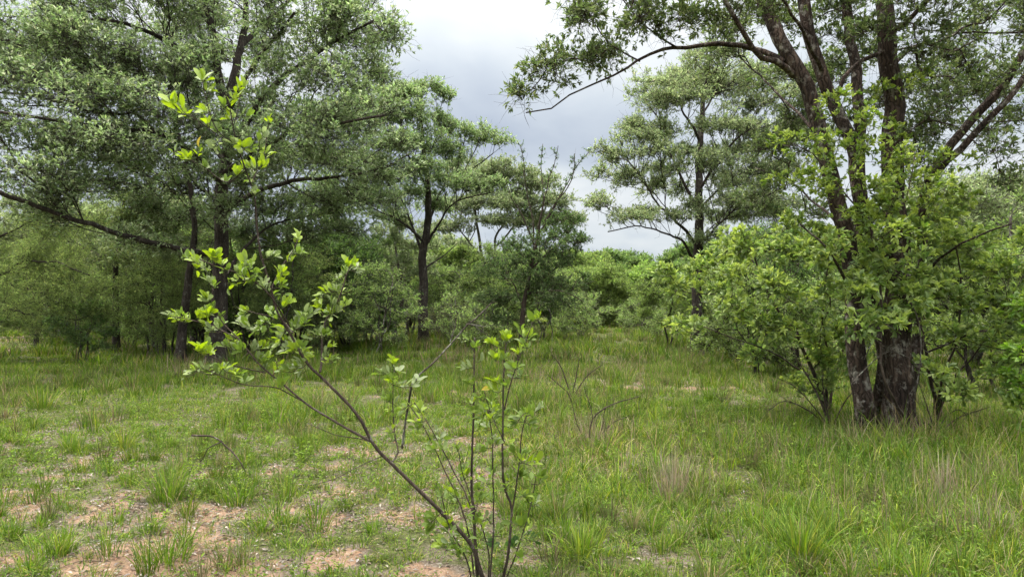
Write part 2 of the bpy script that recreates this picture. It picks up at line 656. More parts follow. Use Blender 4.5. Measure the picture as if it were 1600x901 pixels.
def bare_mask(x, y):
    x, y = np.asarray(x, float), np.asarray(y, float)
    m = np.zeros_like(x)
    for px, py, rx, ry, a in BARE:
        X, Y = gp(px, py)
        wx = rx / F * Y
        wy = max(.25, ry * Y * Y / 1654.0)
        d = ((x - X) / wx) ** 2 + ((y - Y) / wy) ** 2
        m = np.maximum(m, a * np.exp(-d * .9))
    left = np.clip((1.0 - x) / 3.0, 0, 1) * np.clip((9 - y) / 4, 0, 1)
    nz = fbm(x, y, .9, 21)
    k = m * .8 + (nz - .5) * 1.0 + (fbm(x, y, .28, 25, 3) - .5) * 1.9 + left * .42 - .36
    return np.clip(k * 2.2, 0, 1)


def build_ground():
    def grid(xs, ys, skip=None):
        X, Y = np.meshgrid(xs, ys)
        Z = H(X, Y)
        V = np.stack([X, Y, Z], -1).reshape(-1, 3)
        nx = len(xs)
        i = np.arange(len(ys) - 1)[:, None] * nx + np.arange(nx - 1)[None]
        f = np.stack([i, i + 1, i + nx + 1, i + nx], -1).reshape(-1, 4)
        return V, f
    # one sheet, finer near the camera
    def axis(lo, hi, fine_lo, fine_hi, st, g):
        mid = list(np.arange(fine_lo, fine_hi, st))
        a, s, x = [], st, mid[-1]
        while x < hi:
            s *= g
            x += s
            a.append(x)
        b, s, x = [], st, mid[0]
        while x > lo:
            s *= g
            x -= s
            b.append(x)
        return np.array(b[::-1] + mid + a)
    xs = axis(-900, 900, -7, 7, .055, 1.06)
    ys = axis(-300, 1500, 2.2, 11, .055, 1.05)
    V, f = grid(xs, ys)
    bm_ = bare_mask(V[:, 0], V[:, 1])
    acc = Acc()
    acc.add(V, None, f, np.stack([bm_, bm_, bm_], 1))
    m, t = new_mat("soil and turf")
    at = node(t, "ShaderNodeVertexColor", layer_name="Col")
    tc = node(t, "ShaderNodeTexCoord")
    def nz(scale, detail=6.0, rough=.6):
        n = node(t, "ShaderNodeTexNoise", i_Scale=scale, i_Detail=detail, i_Roughness=rough)
        t.links.new(tc.outputs["Object"], n.inputs["Vector"])
        return n.outputs[0]
    soil = ramp_node(t, nz(5), [(.3, (.12, .070, .043)), (.5, (.20, .12, .078)), (.72, (.28, .19, .13))])
    sand = ramp_node(t, nz(90, 3), [(.35, (.11, .075, .05)), (.6, (.32, .24, .18))])
    soil = mix_node(t, .35, soil, sand)
    litter = ramp_node(t, nz(60, 5, .8), [(.32, (.035, .028, .02)), (.5, (.12, .095, .073)), (.66, (.24, .21, .18))])
    turf = ramp_node(t, nz(26, 5, .7), [(.3, (.03, .04, .016)), (.52, (.075, .08, .032)), (.7, (.13, .115, .07))])
    a = math_node(t, 'MULTIPLY_ADD', math_node(t, 'SUBTRACT', nz(3.2), .5), 1.6, at.outputs[0])
    f1 = math_node(t, 'MULTIPLY', a, 3.0, clamp=True)
    f2 = math_node(t, 'MULTIPLY', math_node(t, 'SUBTRACT', a, math_node(t, 'MULTIPLY_ADD', nz(17, 4), .9, .08)), 3.0, clamp=True)
    c = mix_node(t, f1, turf, litter)
    c = mix_node(t, f2, c, soil)
    p = node(t, "ShaderNodeBsdfPrincipled", i_Roughness=.95)
    p.inputs["Specular IOR Level"].default_value = .1
    t.links.new(c, p.inputs["Base Color"])
    b = node(t, "ShaderNodeBump", i_Strength=.7, i_Distance=.03)
    t.links.new(math_node(t, 'ADD', nz(40, 6, .7), math_node(t, 'MULTIPLY', nz(9), .8)), b.inputs["Height"])
    t.links.new(b.outputs[0], p.inputs["Normal"])
    o = node(t, "ShaderNodeOutputMaterial")
    t.links.new(p.outputs[0], o.inputs[0])
    g = obj("ground", acc, m, None, True)
    tag(g, "sandy reddish ground under patchy green grass", None, None, "structure")


build_ground()


# ------------------------------------------------------------------ grass
def blades(acc, p, az, ln, bend, wd, col, segs=3, tipf=.25):
    """curved tapering blades; col runs from darker at the root to lighter at the tip"""
    n = len(p)
    if n == 0:
        return
    h = np.stack([np.cos(az), np.sin(az), np.zeros(n)], 1)
    s = np.stack([-np.sin(az), np.cos(az), np.zeros(n)], 1)
    tw = R.uniform(-.9, .9, n)[:, None]
    s = s * np.cos(tw) + h * np.sin(tw)
    ts = np.linspace(0, 1, segs + 1)
    V = np.zeros((n, segs * 2 + 1, 3))
    ang = bend[:, None] * ts[None]
    # integrate the direction along the blade
    dx = np.zeros((n, segs + 1))
    dz = np.zeros((n, segs + 1))
    a0 = bend * .25
    for k in range(1, segs + 1):
        am = a0 + bend * (ts[k] + ts[k - 1]) * .5
        dx[:, k] = dx[:, k - 1] + np.sin(am) / segs
        dz[:, k] = dz[:, k - 1] + np.cos(am) / segs
    for k in range(segs):
        q = p + h * (dx[:, k] * ln)[:, None] + np.array([0, 0, 1.]) * (dz[:, k] * ln)[:, None]
        w = (wd * (1 - .55 * ts[k]) * (.75 if k == 0 else 1) * .5)[:, None]
        V[:, 2 * k] = q + s * w
        V[:, 2 * k + 1] = q - s * w
    V[:, -1] = p + h * (dx[:, -1] * ln)[:, None] + np.array([0, 0, 1.]) * (dz[:, -1] * ln)[:, None]
    m = segs * 2 + 1
    base = np.arange(n)[:, None, None] * m
    f4 = np.array([[2 * k, 2 * k + 1, 2 * k + 3, 2 * k + 2] for k in range(segs - 1)])
    f3 = np.array([[2 * segs - 2, 2 * segs - 1, 2 * segs]])
    C = np.repeat(col[:, None], m, 1)
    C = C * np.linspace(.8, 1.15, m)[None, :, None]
    acc.add(V.reshape(-1, 3), (f3[None] + base).reshape(-1, 3), (f4[None] + base).reshape(-1, 4) if segs > 1 else None, C.reshape(-1, 3))


G_COLS = [(.110, .190, .028), (.158, .240, .040), (.070, .132, .024), (.245, .285, .055), (.27, .235, .12), (.36, .30, .19)]
G_FRESH = [5, 5, 3, 3, .7, .4]
G_DRY = [2, 2, 2, 2, 3, 3]


def in_view(x, y, marg=1.6):
    return np.abs(x) < .76 * y + marg


def tall_map(x, y):
    """how tall the grass stands: longer on the right and round the trunks"""
    t = (.32 - .2 * np.clip((1.2 - x) / 2, 0, 1) * np.clip((12 - y) / 3, 0, 1)) * fbm(x, y, 2.4, 40)
    t = t + .45 * np.clip((x - 1.0) / 3, 0, 1) * np.clip((10 - y) / 3, 0, 1)
    t = t + .5 * np.exp(-(((x - 4.4) / 1.3) ** 2 + ((y - 7.4) / 1.1) ** 2))
    t = t + .42 * np.exp(-(((x - .9) / 1.3) ** 2 + ((y - 6.8) / 1.3) ** 2))
    t = t + .35 * np.exp(-(((x + 8) / 4.5) ** 2 + ((y - 15.5) / 1.8) ** 2))
    return np.clip(t, .05, 1.2)


def dry_map(x, y):
    d = fbm(x, y, 1.8, 60)
    d = d + .5 * np.exp(-(((x - 4.4) / 1.2) ** 2 + ((y - 7.3) / .9) ** 2)) + .3 * np.exp(-(((x - 1.) / 1.3) ** 2 + ((y - 7.) / 1.3) ** 2))
    d = d + .3 * np.exp(-(((x + 7.5) / 4.) ** 2 + ((y - 16) / 1.5) ** 2)) + .14 * (y > 8) * (x > -1)
    return d


def field(y0, y1, ntuft, nb, lrange, wd, segs, trad, name_acc, marg=1.6, keep_bare=.10):
    # uniform over the ground area of the wedge
    y = np.sqrt(R.uniform(y0 * y0, y1 * y1, ntuft * 2))
    x = R.uniform(-1, 1, ntuft * 2) * (.76 * y + marg)
    b = bare_mask(x, y)
    dn = 1.9 * fbm(x, y, .42, 90, 2) - .25
    ok = (R.random(len(x)) < np.clip((1 - b) ** 1.3, keep_bare, 1) * np.clip(dn, .08, 1))
    ok &= R.random(len(x)) < 1 - .38 * np.clip((1.4 - x) / 2, 0, 1) * np.clip((11 - y) / 3, 0, 1)
    x, y = x[ok][:ntuft], y[ok][:ntuft]
    tl, dr = tall_map(x, y), dry_map(x, y)
    cnt = R.integers(max(2, nb // 2), nb * 3 // 2, len(x))
    idx = np.repeat(np.arange(len(x)), cnt)
    az = R.uniform(0, 2 * math.pi, len(idx))
    rr = trad * R.random(len(idx)) ** .7
    bx, by = x[idx] + np.cos(az) * rr, y[idx] + np.sin(az) * rr
    size = R.uniform(.45, 1.1, len(x)) + .7 * (R.random(len(x)) < .12)
    ln = (lrange[0] + (lrange[1] - lrange[0]) * tl[idx]) * size[idx] * R.uniform(.5, 1.2, len(idx))
    bend = R.uniform(.25, 1.6, len(idx)) + .9 * (R.random(len(idx)) < .3)
    az2 = az + R.normal(0, .5, len(idx))
    dryp = np.clip((dr[idx] - .56) * 1.6, .03, .7)
    isdry = R.random(len(idx)) < dryp
    col = palette(len(idx), G_COLS, G_FRESH, .16)
    cold = palette(len(idx), G_COLS, G_DRY, .16)
    col = np.where(isdry[:, None], cold, col)
    # broad drifts of yellower and bluer grass
    hue = fbm(bx, by, 1.6, 77)[:, None]
    col = col * np.array([.75, .86, .85]) * (1 - hue) + col * np.array([1.35, 1.25, 1.05]) * hue
    col = col * R.uniform(.55, 1.35, (len(x), 1))[idx]
    blades(name_acc, np.stack([bx, by, H(bx, by) - .005], 1), az2, ln, bend, wd * (.7 + .6 * R.random(len(idx))), np.clip(col, .01, .6), segs)


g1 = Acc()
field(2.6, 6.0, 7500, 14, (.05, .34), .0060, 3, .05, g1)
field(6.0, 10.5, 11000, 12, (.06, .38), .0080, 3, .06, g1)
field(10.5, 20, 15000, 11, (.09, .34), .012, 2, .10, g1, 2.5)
def clumps(y0, y1, n, nb, l0, l1, wd, trad, segs, acc, marg=2.0):
    y = np.sqrt(R.uniform(y0 * y0, y1 * y1, n * 3))
    x = R.uniform(-1, 1, n * 3) * (.76 * y + marg)
    ok = (R.random(len(x)) < 1.2 * np.clip(fbm(x, y, 1.7, 160, 3) - .38, 0, 1) * 3) & (R.random(len(x)) > bare_mask(x, y) * .8)
    x, y = x[ok][:n], y[ok][:n]
    idx = np.repeat(np.arange(len(x)), nb)
    az = R.uniform(0, 6.28, len(idx))
    rr = trad * R.random(len(idx)) ** .7 * R.uniform(.6, 1.3, len(x))[idx]
    bx, by = x[idx] + np.cos(az) * rr, y[idx] + np.sin(az) * rr
    ln = R.uniform(l0, l1, len(x))[idx] * R.uniform(.45, 1.1, len(idx))
    kind = R.random(len(x))
    w = np.where((kind < .3)[idx], 1, 0)[:, None]
    col = palette(len(idx), G_COLS, G_FRESH, .16) * (1 - w) + palette(len(idx), [(.17, .15, .075), (.25, .2, .12), (.1, .15, .035)], [2, 2, 4], .16) * w
    col = col * R.uniform(.6, 1.2, (len(x), 1))[idx]
    blades(acc, np.stack([bx, by, H(bx, by) - .01], 1), az + R.normal(0, .4, len(idx)), ln, R.uniform(.15, 1.2, len(idx)), wd * R.uniform(.7, 1.3, len(idx)), np.clip(col, .01, .6), segs)


y = np.sqrt(R.uniform(9, 90, 9000))
x = R.uniform(-1, 1, 9000) * (.76 * y + 1)
ok = (R.random(9000) < bare_mask(x, y) * .8) & (fbm(x, y, .3, 170, 2) > .42)
x, y = x[ok], y[ok]
idx = np.repeat(np.arange(len(x)), 9)
az = R.uniform(0, 6.28, len(idx))
rr = .02 * R.random(len(idx))
bx, by = x[idx] + np.cos(az) * rr, y[idx] + np.sin(az) * rr
blades(g1, np.stack([bx, by, H(bx, by) - .003], 1), az, R.uniform(.03, .11, len(idx)), R.uniform(.4, 1.8, len(idx)), R.uniform(.003, .0055, len(idx)),
       palette(len(idx), G_COLS, [4, 5, 3, 4, 1, 1], .2), 2)
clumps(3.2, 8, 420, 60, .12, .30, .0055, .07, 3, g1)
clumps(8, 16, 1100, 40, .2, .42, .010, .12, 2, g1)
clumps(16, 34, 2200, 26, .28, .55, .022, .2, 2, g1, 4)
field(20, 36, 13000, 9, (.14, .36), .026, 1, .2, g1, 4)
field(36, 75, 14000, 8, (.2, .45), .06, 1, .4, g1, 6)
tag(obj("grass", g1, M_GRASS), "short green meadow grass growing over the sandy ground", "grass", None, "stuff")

# low creeping broad-leaved weeds
wacc = Acc()
nw = 17000
y = np.sqrt(R.uniform(3.0 ** 2, 12 ** 2, nw * 2))
x = R.uniform(-1, 1, nw * 2) * (.76 * y + 1.2)
ok = (fbm(x, y, .5, 120) > .46 - .06 * (x < 1)) & (R.random(len(x)) > bare_mask(x, y) * .85)
x, y = x[ok][:nw], y[ok][:nw]
idx = np.repeat(np.arange(len(x)), 9)
az = R.uniform(0, 6.28, len(idx))
rr = R.uniform(.0, .06, len(idx))
hh = R.uniform(.005, .06, len(idx)) * R.uniform(.4, 1.4, len(x))[idx]
lp = np.stack([x[idx] + np.cos(az) * rr, y[idx] + np.sin(az) * rr, H(x, y)[idx] + hh], 1)
ld = np.stack([np.cos(az), np.sin(az), R.uniform(-.1, .7, len(idx))], 1)
ss = R.uniform(.6, 1.5, len(idx))
leaves(wacc, T_RHOMB, lp, ld, np.tile([0, 0, 1.], (len(idx), 1)) + R.normal(0, .4, (len(idx), 3)), .019 * ss, .008 * ss,
       palette(len(idx), [(.14, .20, .04), (.19, .25, .055), (.095, .14, .032), (.24, .26, .09)], [4, 3, 3, 1], .15))
# upright leafy sprigs
n_ = 1500
y = np.sqrt(R.uniform(3.2 ** 2, 10 ** 2, n_ * 3))
x = R.uniform(-1, 1, n_ * 3) * (.76 * y + 1)
ok = (fbm(x, y, .9, 190) > .5 - .05 * (x > .5)) & (R.random(len(x)) > bare_mask(x, y))
x, y = x[ok][:n_], y[ok][:n_]
z = H(x, y)
hh = R.uniform(.07, .24, len(x))
lean = R.normal(0, .25, (len(x), 2))
top = np.stack([x + lean[:, 0] * hh, y + lean[:, 1] * hh, z + hh], 1)
bot = np.stack([x, y, z], 1)
prisms(wacc, bot, top, np.full(len(x), .0012), np.full(len(x), .0008), (.10, .12, .04))
idx = np.repeat(np.arange(len(x)), 16)
t_ = R.uniform(.25, 1, len(idx))[:, None]
az = R.uniform(0, 6.28, len(idx))
tone = R.uniform(.7, 1.35, (len(x), 1))[idx]
leaves(wacc, T_HEX, bot[idx] * (1 - t_) + top[idx] * t_, np.stack([np.cos(az), np.sin(az), R.uniform(.1, .9, len(idx))], 1),
       np.tile([0, 0, 1.], (len(idx), 1)) + R.normal(0, .4, (len(idx), 3)), R.uniform(.018, .042, len(idx)), R.uniform(.008, .017, len(idx)),
       palette(len(idx), [(.17, .26, .045), (.23, .32, .06), (.11, .18, .035)], [4, 3, 3], .12) * tone)
tag(obj("weed_cover", wacc, M_GRASS), "low creeping leafy weeds between the grass tufts", "weeds", None, "stuff")

# leaf litter and crumbs of dead twig
lacc = Acc()
nl = 80000
y = np.sqrt(R.uniform(2.8 ** 2, 11 ** 2, nl * 2))
x = R.uniform(-1, 1, nl * 2) * (.76 * y + 1.2)
ok = R.random(len(x)) < (.5 * np.exp(-((x - 4.4) ** 2 + (y - 7.9) ** 2) / 1.2) + .10 + .35 * bare_mask(x, y) + 1.3 * np.clip(fbm(x, y, .4, 140) - .44, 0, 1) * 4 * (.45 + bare_mask(x, y)))
x, y = x[ok][:nl], y[ok][:nl]
az = R.uniform(0, 6.28, len(x))
ss = R.uniform(.4, 1.4, len(x))
leaves(lacc, T_RHOMB, np.stack([x, y, H(x, y) + R.uniform(.003, .014, len(x))], 1),
       np.stack([np.cos(az), np.sin(az), R.uniform(-.2, .3, len(x))], 1),
       np.tile([0, 0, 1.], (len(x), 1)) + R.normal(0, .35, (len(x), 3)), .036 * ss, .014 * ss,
       palette(len(x), [(.30, .27, .25), (.20, .16, .13), (.11, .085, .065), (.44, .40, .36), (.33, .2, .12)], [4, 4, 3, 2, 1], .15))
tag(obj("leaf_litter", lacc, M_DRY), "grey and brown dead leaves scattered over bare soil", "litter", None, "stuff")

# gravel
gacc = Acc()
ng = 9000
y = np.sqrt(R.uniform(2.8 ** 2, 9 ** 2, ng * 3))
x = R.uniform(-1, 1, ng * 3) * (.76 * y + 1.2)
ok = R.random(len(x)) < np.clip((fbm(x, y, .5, 180) - .42) * 3, 0, 1) * (.08 + bare_mask(x, y))
x, y = x[ok][:ng], y[ok][:ng]
n_ = len(x)
r_ = R.uniform(.003, .011, n_) * (1 + 1.2 * (R.random(n_) < .05))
oc = np.array([(1, 0, 0), (-1, 0, 0), (0, 1, 0), (0, -1, 0), (0, 0, 1), (0, 0, -1)])[None] * R.uniform(.55, 1.25, (n_, 6, 1)) + R.normal(0, .15, (n_, 6, 3))
oc[:, :, 2] *= .65
V_ = np.stack([x, y, H(x, y)], 1)[:, None] + oc * r_[:, None, None]
fo = np.array([(0, 2, 4), (2, 1, 4), (1, 3, 4), (3, 0, 4), (2, 0, 5), (1, 2, 5), (3, 1, 5), (0, 3, 5)])[None] + np.arange(n_)[:, None, None] * 6
gacc.add(V_.reshape(-1, 3), fo.reshape(-1, 3), None, np.repeat(palette(n_, [(.26, .24, .22), (.16, .12, .10), (.36, .33, .30), (.27, .15, .10)], [3, 3, 1, 2]), 6, 0))
tag(obj("gravel", gacc, M_STONE), "small grey and rusty stones scattered on the bare soil", "gravel", None, "stuff")

# straw: loose dead stalks standing in drifts
sacc = Acc()
lacc_t = Acc()
spots = [(930, 690, 90, 240), (1060, 770, 70, 170), (1420, 690, 90, 330), (1330, 700, 80, 160), (1480, 780, 60, 130), (1560, 760, 60, 160),
         (1240, 650, 60, 130), (1500, 840, 90, 160), (1180, 720, 120, 200), (1340, 800, 120, 150), (830, 600, 90, 160), (970, 590, 110, 150), (290, 590, 60, 130), (210, 520, 60, 90), (730, 560, 50, 90), (1530, 660, 70, 160)]
for q_ in range(60):
    X, Y = gp(R.uniform(-50, 1650), R.uniform(610, 895))
    a_ = R.uniform(0, 6.28)
    l_ = R.uniform(.06, .28)
    pts_ = np.array([[X, Y, 0], [X + math.cos(a_) * l_ * .5, Y + math.sin(a_) * l_ * .5, 0], [X + math.cos(a_ + .4) * l_, Y + math.sin(a_ + .4) * l_, 0]])
    pts_[:, 2] = H(pts_[:, 0], pts_[:, 1]) + np.array([.006, R.uniform(.01, .03), .006])
    tube(lacc_t, catmull(pts_, .03), np.linspace(.0035, .0015, len(catmull(pts_, .03))), 5, .1, (.13, .1, .08))
tag(obj("fallen_twig_litter", lacc_t, M_DRY), "small fallen dead twigs lying about in the grass", "twigs", None, "stuff")
for px, py, sp_, n in spots:
    X, Y = gp(px, py)
    w = sp_ / F * Y
    bx, by = X + R.normal(0, w * .5, n), Y + R.normal(0, w * .5, n)
    blades(sacc, np.stack([bx, by, H(bx, by)], 1), R.uniform(0, 6.28, n), R.uniform(.16, .52, n) * (1.0 if Y < 12 else 1.15), R.uniform(.05, .8, n),
           np.full(n, .0035 * max(1, Y / 6)), palette(n, [(.30, .24, .16), (.22, .16, .11), (.38, .31, .2), (.16, .13, .09)], [3, 3, 1, 2], .15), 3)
tag(obj("dead_grass", sacc, M_DRY), "brown dead grass stalks standing among the green", "grass", None, "stuff")


# ------------------------------------------------------------------ single tufts and clumps
def tuft(name, px, py, label, n=90, ln=.3, rad=.09, cols=None, wts=None, wd=.006, mat=None, cat="grass tuft", bend=(.2, 1.3)):
    X, Y = gp(px, py)
    z = float(H(X, Y))
    acc = Acc()
    az = R.uniform(0, 6.28, n)
    rr = rad * R.random(n) ** .6
    bx, by = X + np.cos(az) * rr, Y + np.sin(az) * rr
    blades(acc, np.stack([bx, by, H(bx, by) - .01], 1), az + R.normal(0, .4, n), ln * R.uniform(.45, 1.15, n), R.uniform(*bend, n),
           wd * R.uniform(.7, 1.3, n), palette(n, cols or G_COLS, wts or G_FRESH, .15), 4)
    o = obj(name, acc, mat or M_GRASS, None, False, (X, Y, z))
    o.location = (X, Y, z)
    return tag(o, label, cat, "single grass tufts in the foreground")


tuft("grass_tuft", 265, 782, "bushy green grass tuft with dark base in the sandy left foreground", 190, .32, .13)
tuft("grass_tuft", 265, 875, "spreading grass tuft on bare soil at the bottom left", 150, .2, .13)
tuft("grass_tuft", 370, 785, "dark green low tuft just right of the bushy foreground tuft", 130, .2, .14, wts=[4, 1, 7, 1, .4, .2])
tuft("grass_tuft", 195, 700, "pale yellow-green tuft with long fine blades in left grass", 150, .33, .12, wts=[3, 6, 1, 6, 1, .5])
tuft("grass_tuft", 497, 808, "small round dark tuft left of the leaning sapling's foot", 90, .15, .09)
tuft("grass_tuft", 70, 640, "tall wispy green tuft near the left edge", 150, .42, .15, wd=.008)
tuft("grass_tuft", 80, 870, "low flat green tuft on orange soil in the bottom left corner", 130, .16, .15)
tuft("grass_tuft", 905, 870, "broad bladed bright tuft right of the sapling's foot", 100, .26, .12, wts=[3, 7, 1, 5, 0, 0], wd=.009)
tuft("grass_tuft", 1110, 628, "bright green leafy tuft on the open grass right of centre", 90, .3, .12, wts=[5, 6, 2, 1, 0, 0], wd=.012)
tuft("grass_tuft", 1250, 870, "long arching bright tuft at the bottom right of centre", 130, .36, .12, wts=[3, 7, 1, 5, .3, 0], wd=.008)
STRAW = [(.36, .30, .21), (.27, .21, .15), (.48, .41, .3), (.12, .15, .05)]
tuft("straw_tuft", 1050, 775, "upright straw coloured clump standing in green grass right of centre", 120, .40, .12, STRAW, [3, 2, 2, 2], .005, M_DRY, "dry tuft", (.0, .5))
tuft("straw_tuft", 1470, 775, "pale dry forked stalks standing alone in the right foreground", 26, .42, .05, STRAW, [3, 1, 5, 0], .007, M_DRY, "dry tuft", (.0, .45))
tuft("straw_tuft", 1545, 830, "thin dry stalks in the bottom right corner", 34, .34, .1, STRAW, [3, 1, 5, 0], .005, M_DRY, "dry tuft", (.0, .5))
tuft("straw_tuft", 925, 700, "brown dry clump under the small bare shrub", 130, .33, .16, STRAW, [3, 4, 1, 2], .005, M_DRY, "dry tuft", (.0, .7))

# ------------------------------------------------------------------ trees traced from the place
def base_at(px, py):
    X, Y = gp(px, py)
    return np.array([X, Y, float(H(X, Y)) - .02])


def limb(Y, pts, w0, w1, start=None):
    """pts: (px, py[, dY]); w0, w1 widths in photo pixels at distance Y"""
    q = [P(p[0], p[1], Y + (p[2] if len(p) > 2 else 0)) for p in pts]
    if start is not None:
        q = [np.asarray(start, float)] + q
    return (np.array(q), w0 / F * Y / 2, w1 / F * Y / 2)


def pads_px(Y, lst, zf=1.0, df=.9):
    """(px, py, rx, ry[, dY])"""
    out = []
    for p in lst:
        d = p[4] if len(p) > 4 else 0
        YY = Y + d
        rx, ry = p[2] / F * YY, p[3] / F * YY
        out.append((P(p[0], p[1], YY), (rx, rx * df, ry * zf)))
    return out


LG = [(.075, .115, .035), (.10, .14, .05), (.055, .085, .03), (.14, .17, .075)]
LW = [4, 3, 3, 1.2]
SG = [(.115, .145, .068), (.155, .18, .095), (.085, .11, .05), (.21, .235, .14)]
SW = [4, 3, 2.5, 1.2]
DG = [(.042, .07, .022), (.06, .095, .03), (.032, .055, .02), (.09, .13, .035)]
BG = [(.13, .182, .05), (.178, .235, .068), (.085, .125, .038), (.25, .305, .10)]

# --- the big spreading tree on the left
B = base_at(338, 568)
Y1 = B[1]
limbs = [
    limb(Y1, [(342, 520), (346, 450), (350, 380), (350, 300, .1), (352, 230, .1), (353, 170, .1), (344, 120, 0), (336, 60, -.1), (322, 5, -.2), (300, -60, -.3)], 28, 7, B),
    limb(Y1, [(352, 185), (368, 120, .2), (378, 60, .4), (380, 0, .5), (392, -70, .6)], 22, 8),
    limb(Y1, [(285, 520, .6), (292, 450, .7), (300, 380, .7), (296, 300, .9), (280, 220, 1.2), (262, 150, 1.6)], 20, 6, base_at(282, 566)),
    limb(Y1, [(352, 240), (385, 190, -.4), (425, 140, -1.0), (480, 98, -1.6), (540, 55, -2), (600, 25, -2.4)], 17, 4),
    limb(Y1, [(350, 330), (400, 300, .4), (450, 288, .8), (520, 282, 1.0), (590, 268, 1.2), (640, 240, 1.4)], 12, 4),
    limb(Y1, [(347, 400), (300, 392, -1), (250, 382, -1.6), (200, 368, -2.2), (130, 343, -3), (60, 320, -3.6), (0, 300, -4.2), (-70, 262, -5)], 11, 6),
    limb(Y1, [(352, 250), (310, 200, .6), (270, 150, 1.0), (200, 150, 1.4), (120, 165, 2.0), (40, 150, 2.4), (-60, 140, 2.6)], 14, 4),
    limb(Y1, [(340, 110), (270, 70, -.6), (200, 40, -1.4), (130, 30, -2), (60, 25, -2.5)], 12, 4),
    limb(Y1, [(350, 290), (300, 240, -1), (250, 205, -1.8), (180, 200, -2.6), (100, 190, -3.4), (0, 175, -4)], 13, 4),
    limb(Y1, [(378, 70, .4), (430, 20, 1.2), (500, -30, 2.0), (570, -60, 2.4)], 11, 4),
    limb(Y1, [(351, 270), (410, 225, -1.4), (470, 200, -2.6), (540, 190, -3.4), (600, 180, -3.8)], 12, 4),
    limb(Y1, [(353, 180), (390, 110, -1.2), (430, 60, -2.4), (460, 20, -3.2)], 11, 4),
    limb(Y1, [(348, 350), (330, 310, 1.4), (280, 280, 2.6), (200, 262, 3.6)], 9, 3),
    limb(Y1, [(346, 440), (390, 380, 1.0), (430, 350, 1.6), (490, 335, 2.2)], 9, 3),
]
pads = pads_px(Y1, [
    (55, 75, 85, 34, -2.6), (150, 95, 105, 40, -2.2), (235, 115, 80, 36, -1.8), (20, 130, 90, 36, -3), (110, 165, 100, 34, -3), (210, 180, 90, 36, -2.6),
    (20, 215, 90, 36, -3.6), (120, 235, 90, 32, -3.2), (225, 250, 80, 34, -2.4), (40, 275, 80, 28, -3.8), (-70, 190, 80, 50, -3), (-80, 90, 90, 50, -2),
    (150, 30, 80, 26, -1.5), (260, 22, 80, 26, -1.2), (340, -20, 90, 40, 0), (440, 10, 70, 30, -2.8), (470, 45, 75, 30, -2.4), (545, 30, 65, 34, -2.2),
    (600, 65, 42, 26, -2.4), (520, 85, 70, 28, -1.8), (575, 110, 45, 22, -2), (440, 120, 60, 26, -2.2), (500, 145, 75, 28, -3), (420, 60, 45, 22, -2.6),
    (560, 185, 70, 26, -3.4), (470, 205, 75, 28, -3), (545, 235, 75, 26, -3), (420, 170, 50, 24, -2), (610, 235, 50, 24, .8), (560, 268, 60, 24, .9),
    (480, 265, 70, 24, .6), (420, 250, 50, 26, -1.5), (300, 205, 60, 32, -1.6), (290, 140, 60, 32, -1.6), (280, 300, 70, 26, 1.5), (200, 300, 70, 24, 2.6),
    (470, 320, 70, 28, 1.6), (540, 320, 55, 24, 1.6), (250, 60, 60, 26, 1.6), (150, 130, 90, 34, 2.2), (40, 110, 90, 34, 2.4), (240, 230, 70, 30, 2.6),
    (400, -60, 110, 40, 1), (540, -40, 90, 36, 2), (200, -40, 120, 40, -1.5), (60, -20, 60, 26, -2.4), (130, 320, 60, 20, -3.2), (330, 265, 50, 26, 1.8),
    (400, 330, 50, 22, 1.6), (600, -10, 30, 24, -2), (110, 60, 80, 30, 1.5), (-20, 40, 60, 26, -2.6),
    (90, 290, 60, 22, 1.5), (160, 260, 60, 22, 1.5), (240, 330, 50, 20, 2.6), (60, 340, 60, 20, -3), (150, 215, 60, 24, 1.4), (400, 290, 60, 24, 2), (450, 370, 50, 22, 2), (520, 370, 50, 22, 2),
    (380, 370, 50, 22, 2.4), (300, 350, 50, 22, 2.4), (200, 380, 50, 16, -2), (290, 85, 50, 26, -.6), (395, 200, 50, 26, 2.6), (330, 160, 60, 30, 2.8), (310, 40, 60, 28, 2), (420, 90, 60, 26, 2.4),
    (500, 190, 60, 26, 2.4), (440, 240, 60, 26, 2.6), (560, 60, 50, 26, 1.6), (360, 225, 50, 26, -1.6), (350, 285, 45, 22, -1.6), (335, 335, 50, 20, -1.4), (330, 95, 40, 20, -1.6), (600, 130, 35, 18, 1.6), (620, 275, 40, 20, 1.2), (590, 320, 45, 20, 1.2)])
build_tree("spreading_tree", "tall spreading tree filling the upper left with layered grey-green foliage", "tree", B, limbs, pads,
           spacing=.27, bark=M_BARK_DARK, leafmat=M_SILVER, pal=[(.11, .148, .064), (.15, .185, .10), (.078, .108, .045), (.215, .245, .165)], wts=LW, gain=2.35, extra=2, whorl=.7,
           leaf=(.105, .040), shoot=.36, nshoot=5, nleaf=6, rtip=.0048, pexp=.37, bf=.7, dens=1.0, sides=12, droop=.1, group=None)

